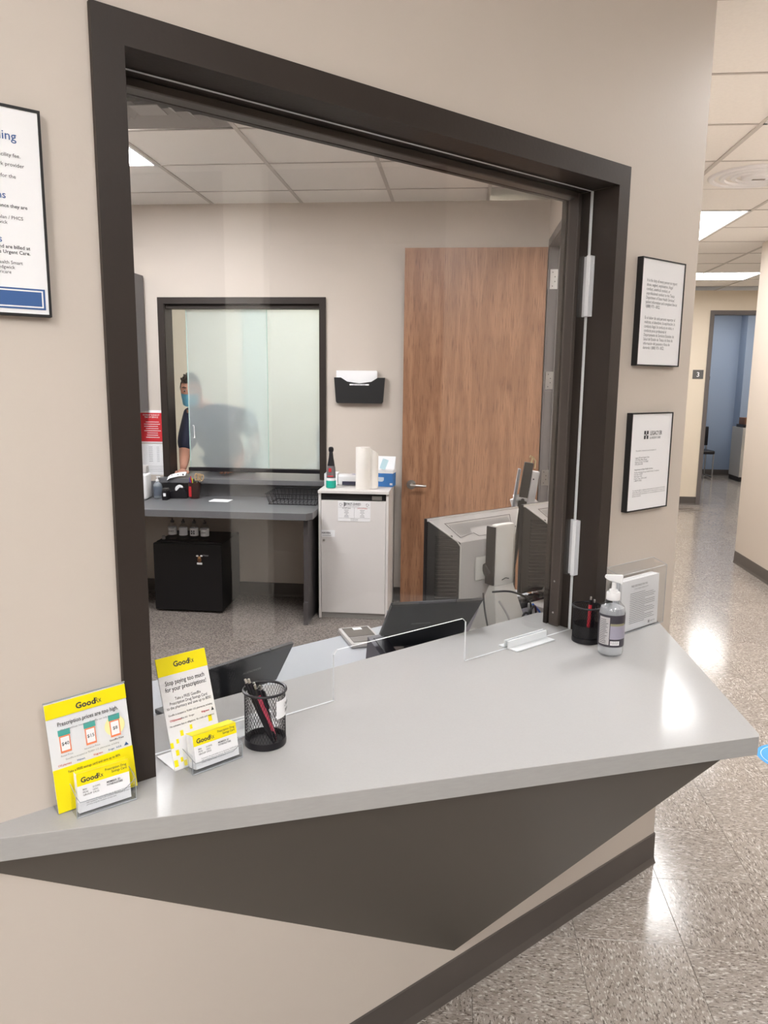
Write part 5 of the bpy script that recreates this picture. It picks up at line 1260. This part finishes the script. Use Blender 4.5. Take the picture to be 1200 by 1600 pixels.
# hands
def hand(wrist, dirv, side, curl=.55):
    wv = Vector(wrist); d_ = Vector(dirv).normalized(); sd = Vector((0, 0, 1)).cross(d_).normalized()*side; up_ = Vector((0, 0, 1))
    palm = [(wv-pb, .024), (wv+d_*.045-pb, .030), (wv+d_*.085-pb, .028)]
    nodes_ = [(tuple(wv-pb), (.026, .020)), (tuple(wv+d_*.04-pb), (.036, .017)), (tuple(wv+d_*.08-pb), (.038, .014))]
    skin_mesh('palm', nodes_, [(0, 1), (1, 2)], SKIN, per)
    for k in range(4):
        off = (k-1.5)*.0195; ln_ = (.074, .084, .078, .062)[k]
        b0 = wv + d_*.066 + sd*off; p1 = b0 + d_*ln_*.42 + up_*.008; p2 = p1 + d_*ln_*.32*.9 - up_*.010*curl*1.6; p3 = p2 + d_*ln_*.26*.7 - up_*.016*curl
        skin_mesh('finger', [(tuple(b0-pb), (.0092, .0088)), (tuple(p1-pb), (.0088, .0085)), (tuple(p2-pb), (.008, .0078)), (tuple(p3-pb), (.0066, .0062))], [(0, 1), (1, 2), (2, 3)], SKIN, per, 1)
    b0 = wv + d_*.022 + sd*(-.028); p1 = b0 + d_*.028 - sd*.018 - up_*.002; p2 = p1 + d_*.028 - sd*.004 - up_*.006
    skin_mesh('thumb', [(tuple(b0-pb), (.012, .011)), (tuple(p1-pb), (.010, .0095)), (tuple(p2-pb), (.0075, .007))], [(0, 1), (1, 2)], SKIN, per, 1)
hand((-2.035, 5.47, .926), (.12, -1, -.08), -1)
hand((-1.70, 5.62, .918), (-.3, -1, -.04), 1)
for o in list(per.children):
    pass
# worktop the person leans on is the through-ledge; chest-high items beyond
t = thing('printer', 'white printer blurred behind the frosted pane at right', 'printer', (-1.0, 6.4, 0))
MB().box(-.3, .35, -.2, .3, .0, .88, bev=.003).obj('stand', mat('printer_stand', 'cfcac2', .6), t)
MB().box(-.18, .25, -.15, .25, .881, 1.22, bev=.02).obj('printer_body', WHITE, t)
MB().box(-.14, .21, -.155, -.151, .92, .99).obj('paper_tray', SILVER, t)

# ============================================================ HALLWAY
# exam doorway frame
t = thing('x', 'x', 'x'); t.name = 'door_3'; struct(t, 'dark metal frame of the exam room doorway', 'door frame')
b = MB(); b.box(FX0-.05, FX0, FY-.012, FY-.0005, 0.001, FH+.05); b.box(FX1, FX1+.05, FY-.012, FY-.0005, 0.001, FH+.05); b.box(FX0, FX1, FY-.012, FY-.0005, FH, FH+.05)
struct(b.obj('casing', GF, t))
b = MB(); b.box(FX0, FX0+.004, FY, FY+.12, 0.001, FH); b.box(FX1-.004, FX1, FY, FY+.12, 0.001, FH); b.box(FX0, FX1, FY, FY+.12, FH-.004, FH); struct(b.obj('jamb', GF, t))
b = MB(); b.box(FX0+.004, FX0+.02, FY+.05, FY+.12, 0.001, FH-.004); struct(b.obj('stop', FRAME, t))
b = MB(); b.box(FX0+.0205, FX0+.023, FY+.06, FY+.1, .82, 1.78); struct(b.obj('strike_strip', CHROME, t))
t = thing('room_sign', 'small dark room sign reading 3 beside the exam doorway', 'sign', (3.093, FY, 1.727))
MB().box(-.068, .068, -.006, -.0005, -.058, .058, bev=.002).obj('plate', mat('sign_grey', '5b5957', .5), t)
b = MB(); b.text('3', .085, TM(0, -.0066, -.03), 'CENTER', .01); b.obj('numeral', PAPER, t)
# exam room furniture
t = thing('exam_chair', 'black-seated chair just inside the blue exam room', 'chair', (4.13, 13.62, 0))
MB().box(-.24, .2, -.22, .22, .43, .49, bev=.02, seg=3).obj('seat', BLACK, t, True)
MB().box(-.24, .2, .20, .24, .55, .88, bev=.015, seg=3).obj('backrest', BLACK, t, True)
for (x, y_) in ((-.2, -.2), (.185, -.2), (-.2, .22), (.185, .22)):
    MB().tube([(x, y_, .43 if y_ < 0 else .7), (x, y_, .001)], .011, 8).obj('leg', CHROME, t, True)
MB().tube([(.185, -.2, .04), (.185, .22, .04)], .009, 8).obj('stretcher', CHROME, t, True)
t = thing('wall_board', 'dark-framed board on the far blue wall behind the door jamb', 'board', (4.18, 14.049, 1.0))
MB().box(-.4, .135, -.03, -.0005, 0, 1.75).obj('board_panel', mat('board_grey', '5f7189', .4), t)
b = MB(); b.box(.12, .15, -.04, -.0005, 0, 1.75); b.box(-.4, .15, -.04, -.0005, -.03, 0); b.obj('board_frame', BLACKM, t)
MB().box(-.05, .149, -.06, -.041, .68, .74).obj('latch', BLACK, t)
t = thing('supply_cart', 'pale drawer cabinet with brown items at right of the exam room', 'cabinet', (4.86, 13.2, 0))
MB().box(-.2, .3, -.05, .45, .08, .90, bev=.003).obj('body', mat('cart_pale', 'b0aba4', .5), t)
MB().box(-.19, .29, -.03, .44, 0.001, .08).obj('plinth', BLACK, t)
for z_ in (.60, .76): 
    dd = MB().box(-.195, .295, -.062, -.051, z_, z_+.125, bev=.002).obj('drawer', MATS['cart_pale'], t)
    MB().box(-.12, .2, -.075, -.063, z_+.06, z_+.085).obj('handle', BLACK, dd)
t = thing('storage_tray', 'brown tray of supplies on top of the exam room cabinet', 'tray', (4.86, 13.2, .9005))
MB().box(-.19, .22, -.02, .3, 0, .05, bev=.004).obj('tray', BLACK, t)
MB().box(-.16, .2, .0, .28, .051, .16, bev=.004).obj('carton', mat('brown_card', '6d4a38', .6), t)
# floor sticker and marks
t = thing('floor_sticker', 'round blue distancing sticker on the vinyl floor at right edge', 'sticker', (1.462, 3.235, .0002))
MB().lathe([(.13, 0), (.13, .0008)], 48).obj('disc', mat('sticker_blue', '2f8fe0', .35), t)
b = MB(); b.text('PLEASE\nSTAND HERE', .03, Matrix.Translation((0, .02, .0012)), 'CENTER', .01); b.tube([(.112*math.cos(2*PI*i/40), .112*math.sin(2*PI*i/40), .001) for i in range(40)], .0012, 4, closed=True); b.obj('lettering', PAPER, t)
t = thing('floor_decal', 'dark chevron decal on the floor before the exam doorway', 'decal', (2.99, 9.98, .0002), .35)
b = MB(); b.box(-.17, -.02, -.03, .03, 0, .001, M=Matrix.Shear('XY', 4, (.5, 0))); b.box(.02, .17, -.03, .03, 0, .001, M=Matrix.Shear('XY', 4, (.5, 0))); b.box(-.12, .12, .12, .17, 0, .001); b.obj('mark', mat('decal_dark', '5c5046', .5), t)
